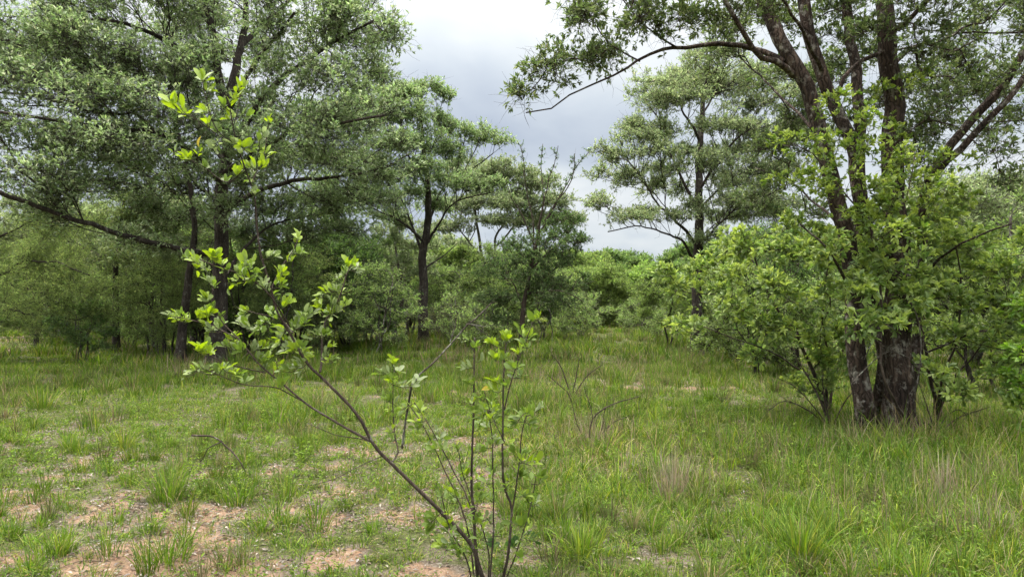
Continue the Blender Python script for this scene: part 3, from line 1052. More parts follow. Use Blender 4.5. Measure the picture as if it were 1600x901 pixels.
# --- multi-stemmed tree on the right, reddish trunks
B = base_at(1405, 684)
Y2 = B[1]
ws = 1.0
limbs = [
    limb(Y2, [(1403, 640), (1404, 590), (1402, 540), (1400, 470, .05), (1394, 400, .1), (1388, 330, .1), (1386, 250, .12), (1388, 170, .1), (1382, 90, 0), (1380, 0, 0), (1384, -90, 0)], 45, 21, B),
    limb(Y2, [(1352, 650, -.05), (1345, 600, -.08), (1337, 540, -.1), (1334, 470, -.1), (1322, 400, -.08), (1306, 330, -.05), (1284, 240, 0), (1262, 170, 0), (1238, 110, 0), (1205, 40, .1), (1180, -20, .15), (1150, -90, .2)], 38, 26, base_at(1362, 672)),
    limb(Y2, [(1385, 560, .35), (1365, 480, .4), (1350, 400, .4), (1345, 320, .3), (1335, 240, .2), (1306, 170, .2), (1284, 110, .2), (1268, 50, .2), (1256, -10, .2), (1240, -90, .2)], 32, 24, base_at(1388, 668) + np.array([0, .35, 0])),
    limb(Y2, [(1362, 400, .4), (1348, 300, .5), (1345, 200, .6), (1338, 110, .7), (1326, 40, .8), (1318, -60, .9)], 26, 20),
    limb(Y2, [(1425, 600, .3), (1432, 520, .35), (1436, 440, .35), (1436, 370, .3), (1444, 300, .2), (1464, 255, .1), (1500, 205, 0), (1545, 155, -.1), (1580, 110, -.2), (1610, 60, -.3), (1650, -10, -.3)], 26, 14, base_at(1420, 672) + np.array([0, .25, 0])),
    limb(Y2, [(1455, 280, .1), (1480, 252, -.1), (1520, 215, -.2), (1550, 190, -.3), (1580, 160, -.4), (1615, 110, -.5), (1680, 60, -.5)], 15, 8),
    limb(Y2, [(1240, 118), (1215, 92, -.3), (1180, 68, -.5), (1160, 30, -.6), (1138, 0, -.7), (1110, -40, -.8)], 13, 7),
    limb(Y2, [(1228, 96), (1195, 82, .2), (1160, 72, .3), (1125, 70, .3), (1080, 76, .2), (1040, 84, 0), (1000, 96, -.1), (960, 118, -.2), (925, 134, -.3), (890, 150, -.3), (862, 170, -.4), (822, 176, -.4)], 12, 2.5),
    limb(Y2, [(1330, 470, -.1), (1316, 425, -.5), (1290, 385, -.9), (1250, 350, -1.2)], 9, 3),
    limb(Y2, [(1384, 80), (1350, 92, -.2), (1320, 120, -.3), (1306, 160, -.2)], 8, 8),
    limb(Y2, [(1388, 60), (1420, 30, -.3), (1462, -10, -.6), (1500, -50, -.8)], 13, 6),
    limb(Y2, [(1386, 110), (1430, 76, .4), (1455, 72, .8), (1490, 80, 1.2), (1530, 60, 1.5)], 8, 3),
    limb(Y2, [(1268, 200, 0), (1230, 160, .6), (1190, 120, 1.2), (1165, 100, 1.5), (1140, 60, 1.8)], 7, 3),
    limb(Y2, [(1284, 110, .2), (1255, 50, -.4), (1230, 10, -.8), (1200, -30, -1.1)], 10, 4),
    limb(Y2, [(1310, 350, 0), (1270, 310, .8), (1230, 280, 1.5), (1180, 262, 2)], 7, 2.5),
    limb(Y2, [(1060, 76, .1), (1020, 50, -.2), (985, 15, -.4), (960, -20, -.5)], 5, 2),
    limb(Y2, [(1000, 96, -.1), (955, 70, -.2), (925, 30, -.3), (905, -10, -.4)], 4, 1.6),
    limb(Y2, [(1430, 460, .35), (1470, 400, -.2), (1520, 370, -.8), (1580, 350, -1.2)], 9, 3),
]
pads = pads_px(Y2, [
    (860, 130, 48, 30, -.4), (830, 160, 26, 16, -.4), (905, 95, 50, 36, -.3), (955, 85, 50, 32, -.2), (905, 40, 42, 30, -.4), (960, 30, 50, 34, -.4), (1010, 60, 45, 26, -.2),
    (1050, 30, 60, 30, -.3), (1110, 40, 60, 30, -.5), (1000, -20, 60, 30, -.4), (1080, -40, 80, 30, -.6), (1150, -40, 80, 30, -.6),
    (1180, 20, 50, 26, 1.2), (1230, 60, 40, 28, 1.2), (1130, 100, 40, 18, 1.5), (1310, 60, 45, 30, 1.0), (1340, 20, 60, 26, .8), (1440, 50, 45, 26, -.4),
    (1440, 20, 60, 26, -.5), (1500, 10, 60, 26, -.6), (1560, 30, 55, 30, .3), (1590, 70, 40, 30, .5), (1500, 80, 50, 24, 1.2), (1540, 110, 45, 24, 1.2),
    (1460, 140, 45, 24, .8), (1510, 160, 45, 22, .6), (1450, 200, 40, 24, .6), (1480, 175, 36, 20, -.4), (1420, 120, 30, 20, .6),
    (1270, 140, 35, 24, .8), (1230, 190, 45, 24, 1.2), (1200, 250, 45, 24, 1.6), (1250, 230, 40, 24, 1.2), (1320, 200, 30, 24, .9),
    (1560, 240, 30, 14, -.6), (1580, 285, 30, 12, -.6), (1620, 200, 50, 30, -.5), (1620, 40, 50, 40, 0), (1660, -40, 80, 40, 0),
    (1380, -60, 120, 36, 0), (1270, -60, 100, 36, .2), (1520, -60, 100, 36, -.4), (1590, 10, 50, 30, 1.2), (1420, 250, 40, 24, .8),
    (1400, 160, 60, 30, 1.4), (1470, 110, 60, 30, 1.6), (1530, 150, 50, 24, 1.8), (1570, 190, 40, 22, 1.4), (1440, 230, 50, 26, 1.4), (1300, 120, 50, 26, 1.6), (1360, 90, 40, 24, 1.2), (1210, 130, 50, 22, 2),
    (1180, 310, 50, 24, 1.8), (1240, 340, 50, 24, 1.6), (1150, 60, 60, 26, 1.5), (1420, 90, 40, 24, -.5), (1350, 50, 30, 22, -.4), (1500, 210, 40, 20, 1.2), (1220, 20, 40, 26, -.4), (1580, 130, 36, 20, -.4)])
build_tree("multi_stem_tree", "large multi-stemmed tree with reddish flaking trunks standing on the right", "tree", B, limbs, pads,
           spacing=.21, bark=M_BARK_RED, leafmat=M_LEAF, pal=[(.08, .11, .04), (.11, .14, .055), (.055, .08, .03), (.14, .165, .08)], wts=LW, gain=1.6, extra=3, whorl=.6,
           leaf=(.066, .025), shoot=.19, nshoot=4, nleaf=8, rtip=.0028, dens=1.35, sides=16, trunk_rough=.09, bf=.3, tmpl=T_RHOMB)


def oak_leaf_cluster_shrub(name, label, base, stems, pads, Y, **kw):
    a = dict(spacing=.2, bark=M_STEM, leafmat=M_BRIGHT, pal=BG, wts=[4, 3, 3, 1.6], leaf=(.09, .040), shoot=.14, nshoot=3, nleaf=7, rtip=.002, whorl=.85,
             dens=2.2, tmpl=T_HEX, tipc=(.42, .50, .13), gain=1.7, bf=.35, sides=8)
    a.update(kw)
    return build_tree(name, label, "shrub", base, stems, pads_px(Y, pads), **a)


# --- broad-leaved shrubs growing round the right tree
B = base_at(1292, 655)
Y3 = B[1] - .0
oak_leaf_cluster_shrub("leafy_shrub", "leafy pale green shrub in front of the left stem of the reddish tree", B, [
    limb(Y3, [(1285, 620), (1270, 580), (1245, 530), (1215, 480), (1190, 430), (1175, 390)], 7, 2.5, B),
    limb(Y3, [(1290, 610, .1), (1290, 560, .1), (1285, 500, -.2), (1290, 440, -.4), (1300, 390, -.5)], 7, 2.5, B),
    limb(Y3, [(1280, 600, .2), (1240, 570, .3), (1200, 548, .2), (1150, 530, 0), (1100, 510, 0)], 5, 2, B),
    limb(Y3, [(1300, 600, .2), (1320, 540, -.1), (1340, 480, -.6), (1360, 430, -1)], 6, 2, B),
], [(1190, 440, 50, 30, -.6), (1240, 400, 50, 30, -.3), (1150, 490, 50, 26, -.2), (1200, 520, 50, 26, -.3), (1260, 470, 50, 30, -.5),
    (1300, 430, 45, 34, -1), (1310, 470, 32, 30, -1.2), (1230, 370, 45, 22, 0), (1180, 390, 45, 22, .2), (1100, 470, 45, 26, .5), (1120, 430, 50, 24, .7), (1150, 400, 45, 22, .6),
    (1090, 520, 40, 22, .6), (1250, 530, 45, 26, -.2), (1290, 570, 45, 26, -.1), (1270, 610, 40, 20, 0), (1310, 530, 35, 24, -.3), (1070, 440, 40, 20, .8), (1175, 560, 30, 14, .4), (1300, 380, 40, 20, -.2)], Y3, dens=1.1)

B = base_at(1462, 662)
Y4 = B[1] - .9
oak_leaf_cluster_shrub("leafy_shrub", "leafy bright green shrub covering the right side of the reddish trunk", B, [
    limb(Y4, [(1460, 620, .6), (1450, 560, .4), (1430, 500, .1), (1405, 440, 0), (1380, 400, 0)], 7, 2.5, B),
    limb(Y4, [(1470, 610, .6), (1490, 540, .4), (1500, 480, .2), (1500, 420, .1), (1490, 370, 0)], 7, 2.5, B),
    limb(Y4, [(1480, 600, .6), (1530, 540, .3), (1570, 480, .1), (1600, 430, 0)], 6, 2, B),
    limb(Y4, [(1468, 610, .5), (1420, 550, .1), (1385, 510, -.2), (1360, 480, -.3)], 5, 2, B),
], [(1350, 385, 40, 24, 0), (1410, 400, 45, 26, 0), (1400, 440, 40, 24, -.2), (1385, 505, 22, 14, -.6), (1440, 450, 40, 24, 0), (1490, 400, 50, 28, .3), (1540, 430, 50, 28, .2),
    (1500, 470, 55, 28, 0), (1560, 490, 50, 28, 0), (1590, 440, 45, 28, .2), (1530, 540, 50, 26, .1), (1480, 530, 36, 24, .2), (1590, 540, 40, 26, -.1),
    (1480, 350, 50, 22, .5), (1420, 350, 40, 20, .4), (1540, 380, 50, 22, .5), (1640, 480, 60, 40, 0), (1600, 380, 50, 24, .6), (1560, 590, 36, 18, .2), (1500, 620, 14, 9, -.3), (1350, 430, 30, 22, -.4), (1440, 380, 36, 20, -.1),
    (1370, 350, 40, 22, -.2), (1400, 475, 34, 20, -.5), (1350, 460, 30, 22, -.7), (1430, 500, 34, 20, -.3), (1350, 520, 22, 14, -.7), (1310, 400, 24, 18, -.8), (1400, 415, 36, 20, -.6), (1450, 590, 20, 12, -.2)], Y4, dens=1.15)

B = base_at(1395, 672) + np.array([.12, -.35, 0])
Y5 = 7.3
oak_leaf_cluster_shrub("climbing_shrub", "yellow-green leafy creeper climbing among the upper stems of the reddish tree", B, [
    limb(Y5, [(1384, 600), (1378, 520, .1), (1372, 430, .1), (1360, 350, .1), (1345, 280, .1), (1330, 210, .1)], 5, 2, B),
    limb(Y5, [(1372, 430, .1), (1400, 360), (1420, 300), (1430, 240)], 4, 2),
    limb(Y5, [(1360, 350, .1), (1310, 290), (1270, 240), (1240, 225)], 4, 2)],
    [(1310, 170, 30, 24, 0), (1335, 200, 40, 22, 0), (1300, 240, 45, 24, 0), (1240, 235, 40, 20, .1), (1350, 245, 40, 20, 0), (1420, 215, 40, 24, .2), (1440, 260, 40, 26, .1), (1400, 300, 40, 24, .1),
     (1350, 310, 36, 24, .1), (1240, 290, 34, 20, .2), (1470, 310, 40, 26, .3), (1410, 150, 34, 24, .3), (1490, 260, 30, 20, .3), (1290, 310, 36, 20, .2), (1440, 330, 36, 20, .2), (1330, 350, 40, 24, -.1), (1290, 280, 36, 20, -.1), (1380, 330, 36, 22, -.3), (1360, 380, 40, 22, -.2), (1395, 250, 26, 20, -.3), (1330, 300, 30, 24, -.2), (1390, 370, 30, 20, -.4), (1440, 300, 30, 20, -.2)],
    Y5, pal=[(.10, .15, .03), (.14, .19, .04), (.07, .10, .028), (.2, .25, .06)], leaf=(.065, .03), dens=.95)

B = base_at(1640, 690)
Y6 = B[1] - .3
oak_leaf_cluster_shrub("leafy_shrub", "yellow-green leafy shoots reaching in at the right edge", B, [
    limb(Y6, [(1630, 640), (1612, 600), (1600, 570), (1596, 530)], 5, 2, B),
    limb(Y6, [(1640, 640), (1650, 580), (1660, 520), (1655, 460)], 6, 2, B)],
    [(1598, 560, 22, 18, 0), (1600, 610, 24, 20, 0), (1592, 640, 16, 12, 0), (1640, 540, 40, 30, 0), (1650, 480, 50, 30, .2), (1640, 620, 34, 26, 0), (1690, 560, 50, 40, .2)], Y6,
    pal=[(.15, .25, .04), (.20, .31, .06), (.12, .2, .04), (.26, .36, .09)], dens=2.2)

# --- umbrella-layered tree right of centre
B = base_at(1088, 552)
Y7 = B[1]
limbs = [
    limb(Y7, [(1087, 500), (1085, 440), (1086, 380), (1089, 320), (1090, 260, .1), (1094, 200, .1), (1100, 140, .2), (1108, 90, .2)], 19, 5, B),
    limb(Y7, [(1085, 410), (1062, 372, -.5), (1030, 362, -1), (990, 356, -1.4), (950, 362, -1.6)], 6, 2),
    limb(Y7, [(1086, 380), (1060, 340, -.4), (1030, 310, -.8), (1005, 280, -1), (980, 250, -1.2)], 7, 2.5),
    limb(Y7, [(1089, 330), (1065, 280, .3), (1045, 240, .8), (1030, 190, 1), (1010, 160, 1)], 7, 2.5),
    limb(Y7, [(1090, 300), (1120, 250, -.4), (1150, 215, -.8), (1190, 190, -1.2)], 7, 2.5),
    limb(Y7, [(1089, 330), (1120, 300, .6), (1160, 270, 1), (1210, 240, 1.4)], 6, 2),
    limb(Y7, [(1093, 220, .1), (1070, 170, -.6), (1050, 140, -1), (1030, 125, -1.2)], 6, 2),
    limb(Y7, [(1086, 390), (1115, 360, -.6), (1145, 330, -1), (1180, 320, -1.2)], 6, 2),
    limb(Y7, [(1096, 180, .1), (1130, 140, .8), (1160, 115, 1.2)], 5, 2),
]
pads = pads_px(Y7, [
    (1100, 105, 75, 22, 0), (1050, 140, 60, 18, -1), (1165, 125, 60, 22, 1), (1012, 165, 45, 15, .8), (1080, 165, 60, 18, -1.2), (1200, 165, 60, 20, .3), (1240, 130, 50, 20, .8),
    (990, 218, 52, 15, -1), (1055, 205, 60, 16, 1), (1140, 205, 60, 18, -1), (1200, 215, 60, 20, 1), (975, 248, 48, 16, -1), (1030, 240, 45, 14, -1.4), (1110, 262, 60, 18, -1.5), (1180, 270, 60, 20, 1),
    (1005, 290, 50, 15, -.6), (950, 320, 32, 14, -1.4), (975, 345, 45, 14, -1.4), (1040, 300, 40, 14, 1.4), (1130, 320, 60, 18, -1.2), (1190, 320, 50, 22, -.6), (965, 275, 40, 14, .6), (1010, 338, 40, 10, -1.2),
    (1060, 125, 60, 20, 1.4), (1150, 340, 50, 18, 1), (1240, 210, 50, 24, 1), (1000, 200, 40, 14, .4), (1075, 240, 50, 16, .8), (1150, 240, 50, 18, 1.4), (1040, 270, 44, 14, .4), (1220, 270, 50, 22, 1.2), (1210, 330, 50, 22, .8), (1080, 340, 40, 14, -1.4), (1140, 290, 50, 16, .2), (1120, 140, 60, 18, 1.2), (1110, 375, 40, 14, -.8)], df=.8)
build_tree("layered_tree", "grey-green tree with cloud-like layered foliage right of the open sky", "tree", B, limbs, pads, spacing=.26, bark=M_BARK_DARK, leafmat=M_SILVER,
           pal=SG, wts=SW, leaf=(.09, .036), shoot=.26, nshoot=5, nleaf=7, rtip=.005, pexp=.38, dens=1.45, sides=9, gain=2.35, extra=1, bf=.7)

# --- middle tree
B = base_at(662, 537)
Y8 = B[1]
limbs = [
    limb(Y8, [(661, 500), (663, 450), (661, 405), (668, 360), (672, 310), (668, 260), (660, 200, .2), (655, 160, .3)], 17, 4, B),
    limb(Y8, [(664, 385), (684, 350, -.4), (705, 320, -.8), (735, 308, -1), (770, 300, -1)], 6, 2),
    limb(Y8, [(662, 400), (645, 360, .4), (630, 320, .8), (610, 280, 1)], 7, 2),
    limb(Y8, [(668, 350), (690, 300, .5), (710, 270, .6), (740, 262, .8), (770, 240, .8)], 6, 2),
    limb(Y8, [(672, 310), (650, 260, -.8), (620, 220, -1.2), (590, 190, -1.6)], 6, 2),
    limb(Y8, [(664, 380), (630, 350, -1), (590, 330, -1.8), (560, 310, -2)], 6, 2),
    limb(Y8, [(663, 420), (690, 400, .5), (715, 380, .8)], 4, 1.5),
]
pads = pads_px(Y8, [(655, 145, 42, 16, 0), (690, 150, 20, 16, .3), (630, 165, 55, 20, -.8), (590, 150, 50, 20, -1.4), (610, 190, 60, 20, -1.2), (675, 195, 40, 16, .6), (755, 222, 50, 17, .8), (720, 210, 36, 14, .6),
                    (660, 230, 60, 18, -.6), (700, 245, 45, 16, .3), (600, 230, 60, 20, -1.6), (560, 260, 50, 22, -2), (640, 270, 55, 18, -1.2), (585, 290, 55, 20, -1.6), (690, 285, 50, 16, -1),
                    (730, 300, 50, 14, -1), (770, 292, 35, 12, -1), (640, 315, 60, 18, .8), (560, 320, 50, 20, -2), (610, 340, 40, 16, .8), (690, 325, 36, 14, .8), (530, 200, 50, 24, -1.4), (520, 300, 50, 24, -1.6), (555, 180, 50, 24, 0)], df=.75)
build_tree("layered_tree", "mid green tree with one straight dark trunk left of the open sky", "tree", B, limbs, pads, spacing=.30, bark=M_BARK_DARK, leafmat=M_SILVER,
           pal=[(.105, .145, .06), (.14, .175, .085), (.08, .115, .045), (.19, .22, .13)], wts=LW, leaf=(.11, .048), shoot=.3, nshoot=5, nleaf=7, rtip=.005, pexp=.38, dens=1.35, sides=8, gain=2.35, extra=1, bf=.7)

# --- paler tree behind it
B = base_at(757, 522)
Y9 = 33.0
B = np.array([P(757, 500, Y9)[0], Y9, float(H(P(757, 500, Y9)[0], Y9))])
limbs = [limb(Y9, [(754, 480), (753, 430), (752, 390), (745, 350), (740, 300)], 7, 3, B),
         limb(Y9, [(753, 440), (772, 400), (775, 370), (790, 340), (800, 300)], 6, 3),
         limb(Y9, [(752, 400), (720, 360), (700, 340)], 4, 2), limb(Y9, [(775, 385), (815, 345), (850, 320), (880, 310)], 4, 2)]
pads = pads_px(Y9, [(740, 285, 50, 18, 0), (790, 275, 50, 18, 0), (840, 290, 45, 16, 0), (760, 320, 50, 16, -1), (810, 320, 50, 18, 1), (860, 320, 45, 16, -1), (710, 330, 40, 14, 1), (880, 345, 36, 14, 0),
                    (840, 350, 45, 14, .5), (700, 360, 40, 14, 0), (790, 350, 45, 12, -1), (730, 265, 36, 12, 1)], df=.8)
build_tree("layered_tree", "pale grey-green tree with a forked trunk behind the middle tree", "tree", B, limbs, pads, spacing=.36, bark=M_BARK, leafmat=M_SILVER,
           pal=SG, wts=SW, leaf=(.13, .055), shoot=.36, nshoot=5, nleaf=8, rtip=.007, pexp=.38, dens=1.8, sides=6, gain=1.9, bf=.6)

# --- young thorny tree with bare upright wands
B = base_at(812, 568)
Y10 = B[1]
limbs = [limb(Y10, [(814, 530), (818, 490), (824, 450), (832, 410), (840, 370)], 9, 5, B)]
wands = [[(836, 400), (828, 340), (820, 290), (818, 250), (812, 226)], [(838, 380), (848, 320), (858, 280), (868, 250), (872, 228)], [(840, 370), (862, 330), (885, 290), (905, 255), (925, 232)],
         [(838, 390), (820, 350), (800, 310), (790, 280)], [(842, 365), (850, 310), (845, 260), (848, 225)], [(852, 345), (880, 300), (896, 270), (898, 240)]]
for w in wands:
    dz = R.uniform(-.6, .6)
    limbs.append(limb(Y10, [(a, b, dz * i / 4) for i, (a, b) in enumerate(w)], 4.5, 1.3))
limbs.append(limb(Y10, [(822, 460), (850, 455, -.3), (880, 455, -.6), (910, 470, -.8)], 3, 1.5))
limbs.append(limb(Y10, [(818, 480), (800, 440, .3), (780, 410, .5)], 4, 1.5))
limbs.append(limb(Y10, [(830, 420), (860, 390, .3), (890, 370, .3)], 4, 1.5))
wp = []
for w in wands:
    for (x0, y0), (x1, y1) in zip(w[1:], w[2:]):
        for t_ in (0.0, .33, .66):
            wp.append((x0 + (x1 - x0) * t_, y0 + (y1 - y0) * t_, 4, 7, 0))
pads = pads_px(Y10, wp + [(885, 375, 34, 24, .3), (870, 350, 30, 18, .2), (850, 400, 40, 24, .3), (890, 410, 30, 20, 0), (830, 440, 50, 24, 0), (780, 430, 40, 26, .4), (860, 450, 50, 22, 0), (800, 470, 45, 20, .2),
                          (900, 350, 18, 12, .3), (910, 440, 24, 12, -.6), (760, 470, 30, 18, .3), (860, 380, 40, 26, -.3), (900, 385, 24, 24, 0), (820, 410, 40, 24, -.2), (840, 470, 50, 20, -.2), (805, 390, 30, 24, .2), (885, 340, 14, 8, .2), (790, 500, 30, 14, 0)])
build_tree("thorny_tree", "young dark tree with long upright wands against the open sky", "tree", B, limbs, pads, spacing=.19, bark=M_STEM, leafmat=M_LEAF,
           pal=[(.06, .095, .032), (.08, .13, .042), (.04, .07, .026), (.12, .17, .055)], wts=LW, leaf=(.052, .024), shoot=.13, nshoot=5, nleaf=8, rtip=.004, dens=1.2, sides=7, minp=1, extra=1, gain=1.6)


# ------------------------------------------------------------------ trees and shrubs built once in their own place, then repeated
def local_tree(name, label, cat, loc, h, r, seed, style, group=None, **kw):
    g = np.random.default_rng(seed)
    loc = np.asarray(loc, float)
    limbs, pads = [], []
    nst = kw.pop("stems", 1)
    lowest = kw.pop("low", .3)
    np_ = kw.pop("npads", 16)
    flat = kw.pop("flat", .3)
    for s in range(nst):
        a = g.uniform(0, 6.28)
        lean = g.uniform(.03, .12) if nst == 1 else g.uniform(.15, .4)
        q = [loc + np.array([math.cos(a) * .08 * s, math.sin(a) * .08 * s, 0])]
        for k in range(1, 6):
            t = k / 5
            q.append(loc + np.array([math.cos(a) * lean * r * t * 1.6 + g.normal(0, .05 * r), math.sin(a) * lean * r * t * 1.6 + g.normal(0, .05 * r), h * .82 * t]))
        limbs.append((np.array(q), .022 * h / (nst ** .5), .006 * h))
    for i in range(np_):
        a = i * 2.4 + g.uniform(-.4, .4)
        t = (i + .5) / np_
        zz_ = lowest + (1 - lowest) * (t ** .8) * .95
        rr = r * (.25 + .75 * math.sqrt(g.random())) * math.sqrt(max(.1, 1 - max(0, (zz_ - .55) / .45) ** 2 * .75)) * (.75 if zz_ < lowest + .12 else 1) * .75
        pr = r * g.uniform(.3, .48)
        pads.append((loc + np.array([math.cos(a) * rr, math.sin(a) * rr, zz_ * h]), (pr, pr, pr * flat)))
    return build_tree(name, label, cat, loc, limbs, pads, group=group, sides=7, **{**style, **kw})


def on_ground(px, Y):
    X = (px - 800) / F * Y
    return np.array([X, Y, float(H(X, Y)) - .03])


ST_OLIVE = dict(bark=M_BARK, leafmat=M_SILVER, pal=SG, wts=SW, leaf=(.13, .055), shoot=.34, nshoot=5, nleaf=8, rtip=.006, pexp=.38, spacing=.34, dens=1.0, gain=2.2, extra=1)
ST_GREEN = dict(bark=M_BARK_DARK, leafmat=M_LEAF, pal=[(.11, .155, .045), (.145, .19, .058), (.08, .115, .036), (.19, .235, .085)], wts=LW, leaf=(.13, .05), shoot=.32, nshoot=5, nleaf=9, rtip=.006, pexp=.38, spacing=.33, dens=1.0, gain=1.95, extra=1)
ST_DARK = dict(bark=M_BARK_DARK, leafmat=M_LEAF, pal=DG, wts=LW, leaf=(.09, .04), shoot=.26, nshoot=6, nleaf=10, rtip=.005, pexp=.4, spacing=.26, dens=.8, gain=2.6, extra=1)

# near and middle ground, each built for itself
FEATH = dict(bark=M_BARK_DARK, leafmat=M_LEAF, pal=[(.09, .118, .042), (.115, .145, .05), (.065, .085, .033), (.15, .18, .065)], wts=LW, leaf=(.075, .013), shoot=.5, nshoot=5, nleaf=19, rtip=.004,
             spacing=.27, dens=.55, extra=1, droop=.35, spread=.9, upn=1.3, gain=3.0)
Bf = base_at(183, 548)
Yf = Bf[1]
build_tree("feathery_tree", "dark slender tree with drooping feathery foliage below the left crown", "tree", Bf, [
    limb(Yf, [(182, 500), (181, 450), (184, 400), (188, 350), (195, 310)], 11, 4, Bf),
    limb(Yf, [(181, 470), (220, 472, -.5), (250, 490, -1)], 4, 2),
    limb(Yf, [(183, 420), (140, 390, .5), (90, 370, .8), (40, 360, 1)], 5, 2),
    limb(Yf, [(186, 370), (230, 350, .5), (260, 335, .8)], 4, 2)],
    pads_px(Yf, [(160, 350, 60, 14, 0), (100, 370, 60, 14, .6), (220, 345, 50, 14, .6), (190, 320, 50, 16, 0), (140, 400, 55, 14, -.6), (215, 400, 45, 12, -.6), (170, 430, 40, 12, .3), (240, 375, 40, 12, 0), (120, 440, 50, 14, .5)]), **FEATH)
Bf = base_at(-20, 556)
Yf = 18.5
Bf = on_ground(-40, Yf)
build_tree("feathery_tree", "dense blue-green feathery tree sweeping low at the left edge", "tree", Bf, [
    limb(Yf, [(-36, 500), (-30, 440), (-20, 380), (-10, 330)], 14, 5, Bf),
    limb(Yf, [(-30, 450), (20, 420, -.4), (80, 410, -.8), (140, 430, -1.1)], 6, 2),
    limb(Yf, [(-34, 490), (20, 480, -.2), (70, 490, -.4), (120, 500, -.4)], 5, 2),
    limb(Yf, [(-20, 380), (40, 350, .4), (80, 340, .5)], 5, 2)],
    pads_px(Yf, [(20, 350, 60, 16, 0), (80, 365, 50, 14, 0), (0, 390, 60, 18, -.4), (60, 400, 60, 16, -.4), (120, 420, 50, 14, -.8), (30, 430, 60, 18, -.6), (90, 450, 60, 16, -.7), (150, 455, 40, 14, -.8),
                 (10, 470, 60, 18, -.6), (70, 485, 60, 16, -.6), (130, 490, 40, 12, -.6), (20, 512, 60, 14, -.7), (80, 515, 40, 10, -.6), (-60, 420, 70, 50, 0), (-60, 340, 60, 30, 0)]), **FEATH)

for (px, Yq, hq, rq, sd_, lab_) in [(262, 18.6, 2.9, 1.3, 61, "airy feathery sapling left of the big left trunk's foot"), (395, 18.8, 3.0, 1.2, 62, "airy feathery sapling just right of the big left trunk"),
                                   (470, 21, 3.2, 1.5, 63, "airy feathery sapling in front of the dark bush behind the leaning stem"), (60, 23, 3.6, 1.8, 64, "tall airy feathery sapling at the far left above the bare path")]:
    local_tree("feathery_sapling", lab_, "sapling", on_ground(px, Yq), hq, rq, sd_, FEATH, "feathery saplings in the left undergrowth", stems=3, low=.25, npads=13, flat=.2, dens=.5, gain=2.6, spacing=.24, shoot=.4)
local_tree("round_bush", "low rounded olive-green bush beside the slender feathery tree", "bush", base_at(133, 562), 1.55, .85, 3, ST_OLIVE, stems=4, low=.2, npads=14, flat=.5, leaf=(.06, .03), spacing=.2, rtip=.004,
           shoot=.16, pal=[(.09, .15, .045), (.13, .19, .06), (.06, .10, .035), (.17, .22, .08)])
local_tree("dark_bush", "dense dark green bushy tree between the big left tree and the middle tree", "bush", on_ground(545, 23), 3.7, 2.0, 5, ST_DARK, stems=4, low=.14, npads=26, flat=.45)
local_tree("dark_bush", "dark green bushy tree close behind the big left trunk", "bush", on_ground(462, 24.5), 3.6, 1.7, 6, ST_DARK, stems=3, low=.2, npads=20, flat=.45)
local_tree("scrub_tree", "grey tangled tree with thick pale trunk left of the big trunk", "tree", on_ground(247, 22.5), 5.2, 2.4, 8, ST_OLIVE, stems=1, low=.42, npads=18, dens=.7, bark=M_BARK, pal=SG)
local_tree("scrub_tree", "thin straight grey tree left of the middle tree", "tree", on_ground(619, 27.5), 4.9, 1.7, 9, ST_OLIVE, stems=1, low=.5, npads=12, dens=.8)
local_tree("scrub_tree", "slim twiggy tree in the shade just right of the big left trunk", "tree", on_ground(408, 20.5), 4.6, 1.6, 10, ST_DARK, stems=2, low=.3, npads=12, dens=.55, leaf=(.06, .028))
local_tree("scrub_tree", "thin leaning grey stems in the shade left of the big left trunk", "tree", on_ground(300, 24), 5.0, 1.9, 41, ST_OLIVE, stems=3, low=.4, npads=14, dens=.7, pal=LG, gain=1.3)
local_tree("scrub_tree", "twiggy thin tree rising over the dense dark bush", "tree", on_ground(500, 27), 5.6, 2.2, 42, ST_OLIVE, stems=3, low=.4, npads=16, dens=.8, pal=LG, gain=1.5)
local_tree("scrub_tree", "tall thin grey tree behind the long low limb on the far left", "tree", on_ground(90, 27), 5.6, 2.6, 43, ST_OLIVE, stems=2, low=.45, npads=18, dens=.8)
local_tree("scrub_tree", "grey twiggy tree between the feathery tree and the thick pale trunk", "tree", on_ground(205, 30), 5.4, 2.4, 44, ST_OLIVE, stems=3, low=.4, npads=16, dens=.8)
local_tree("dark_bush", "shady green undergrowth bush right behind the foot of the big left trunk", "bush", on_ground(375, 22), 2.4, 1.5, 45, ST_DARK, stems=4, low=.15, npads=16, flat=.5, dens=.9)
local_tree("green_bush", "leafy green bush below the wand tree's dark crown", "bush", on_ground(770, 24), 2.4, 1.5, 46, ST_GREEN, stems=4, low=.15, npads=16, flat=.45, leaf=(.08, .035), spacing=.25)
local_tree("green_bush", "bright green bush low behind the shrubs left of the reddish tree", "bush", on_ground(1180, 14.5), 2.1, 1.3, 47, ST_GREEN, stems=4, low=.15, npads=16, flat=.45, leaf=(.06, .03), spacing=.2, shoot=.2)
local_tree("green_bush", "light green bushy growth behind the shrub right of the reddish trunk", "bush", on_ground(1530, 12), 2.6, 1.5, 48, ST_GREEN, stems=4, low=.2, npads=20, flat=.45, leaf=(.06, .03), spacing=.22, shoot=.2)
local_tree("green_bush", "bright green bushy tree just right of the straight dark trunk", "bush", on_ground(712, 31), 3.9, 1.9, 12, ST_GREEN, stems=3, low=.15, npads=20, flat=.45)
local_tree("dry_bush", "low brownish twiggy bush at the foot of the straight dark trunk", "bush", on_ground(697, 25.5), 1.35, .95, 13, ST_OLIVE, stems=5, low=.2, npads=9, dens=.5, leaf=(.05, .025), nshoot=7,
           nleaf=5, pal=[(.09, .10, .04), (.12, .12, .055), (.07, .075, .03)], wts=[3, 2, 2], spacing=.2)
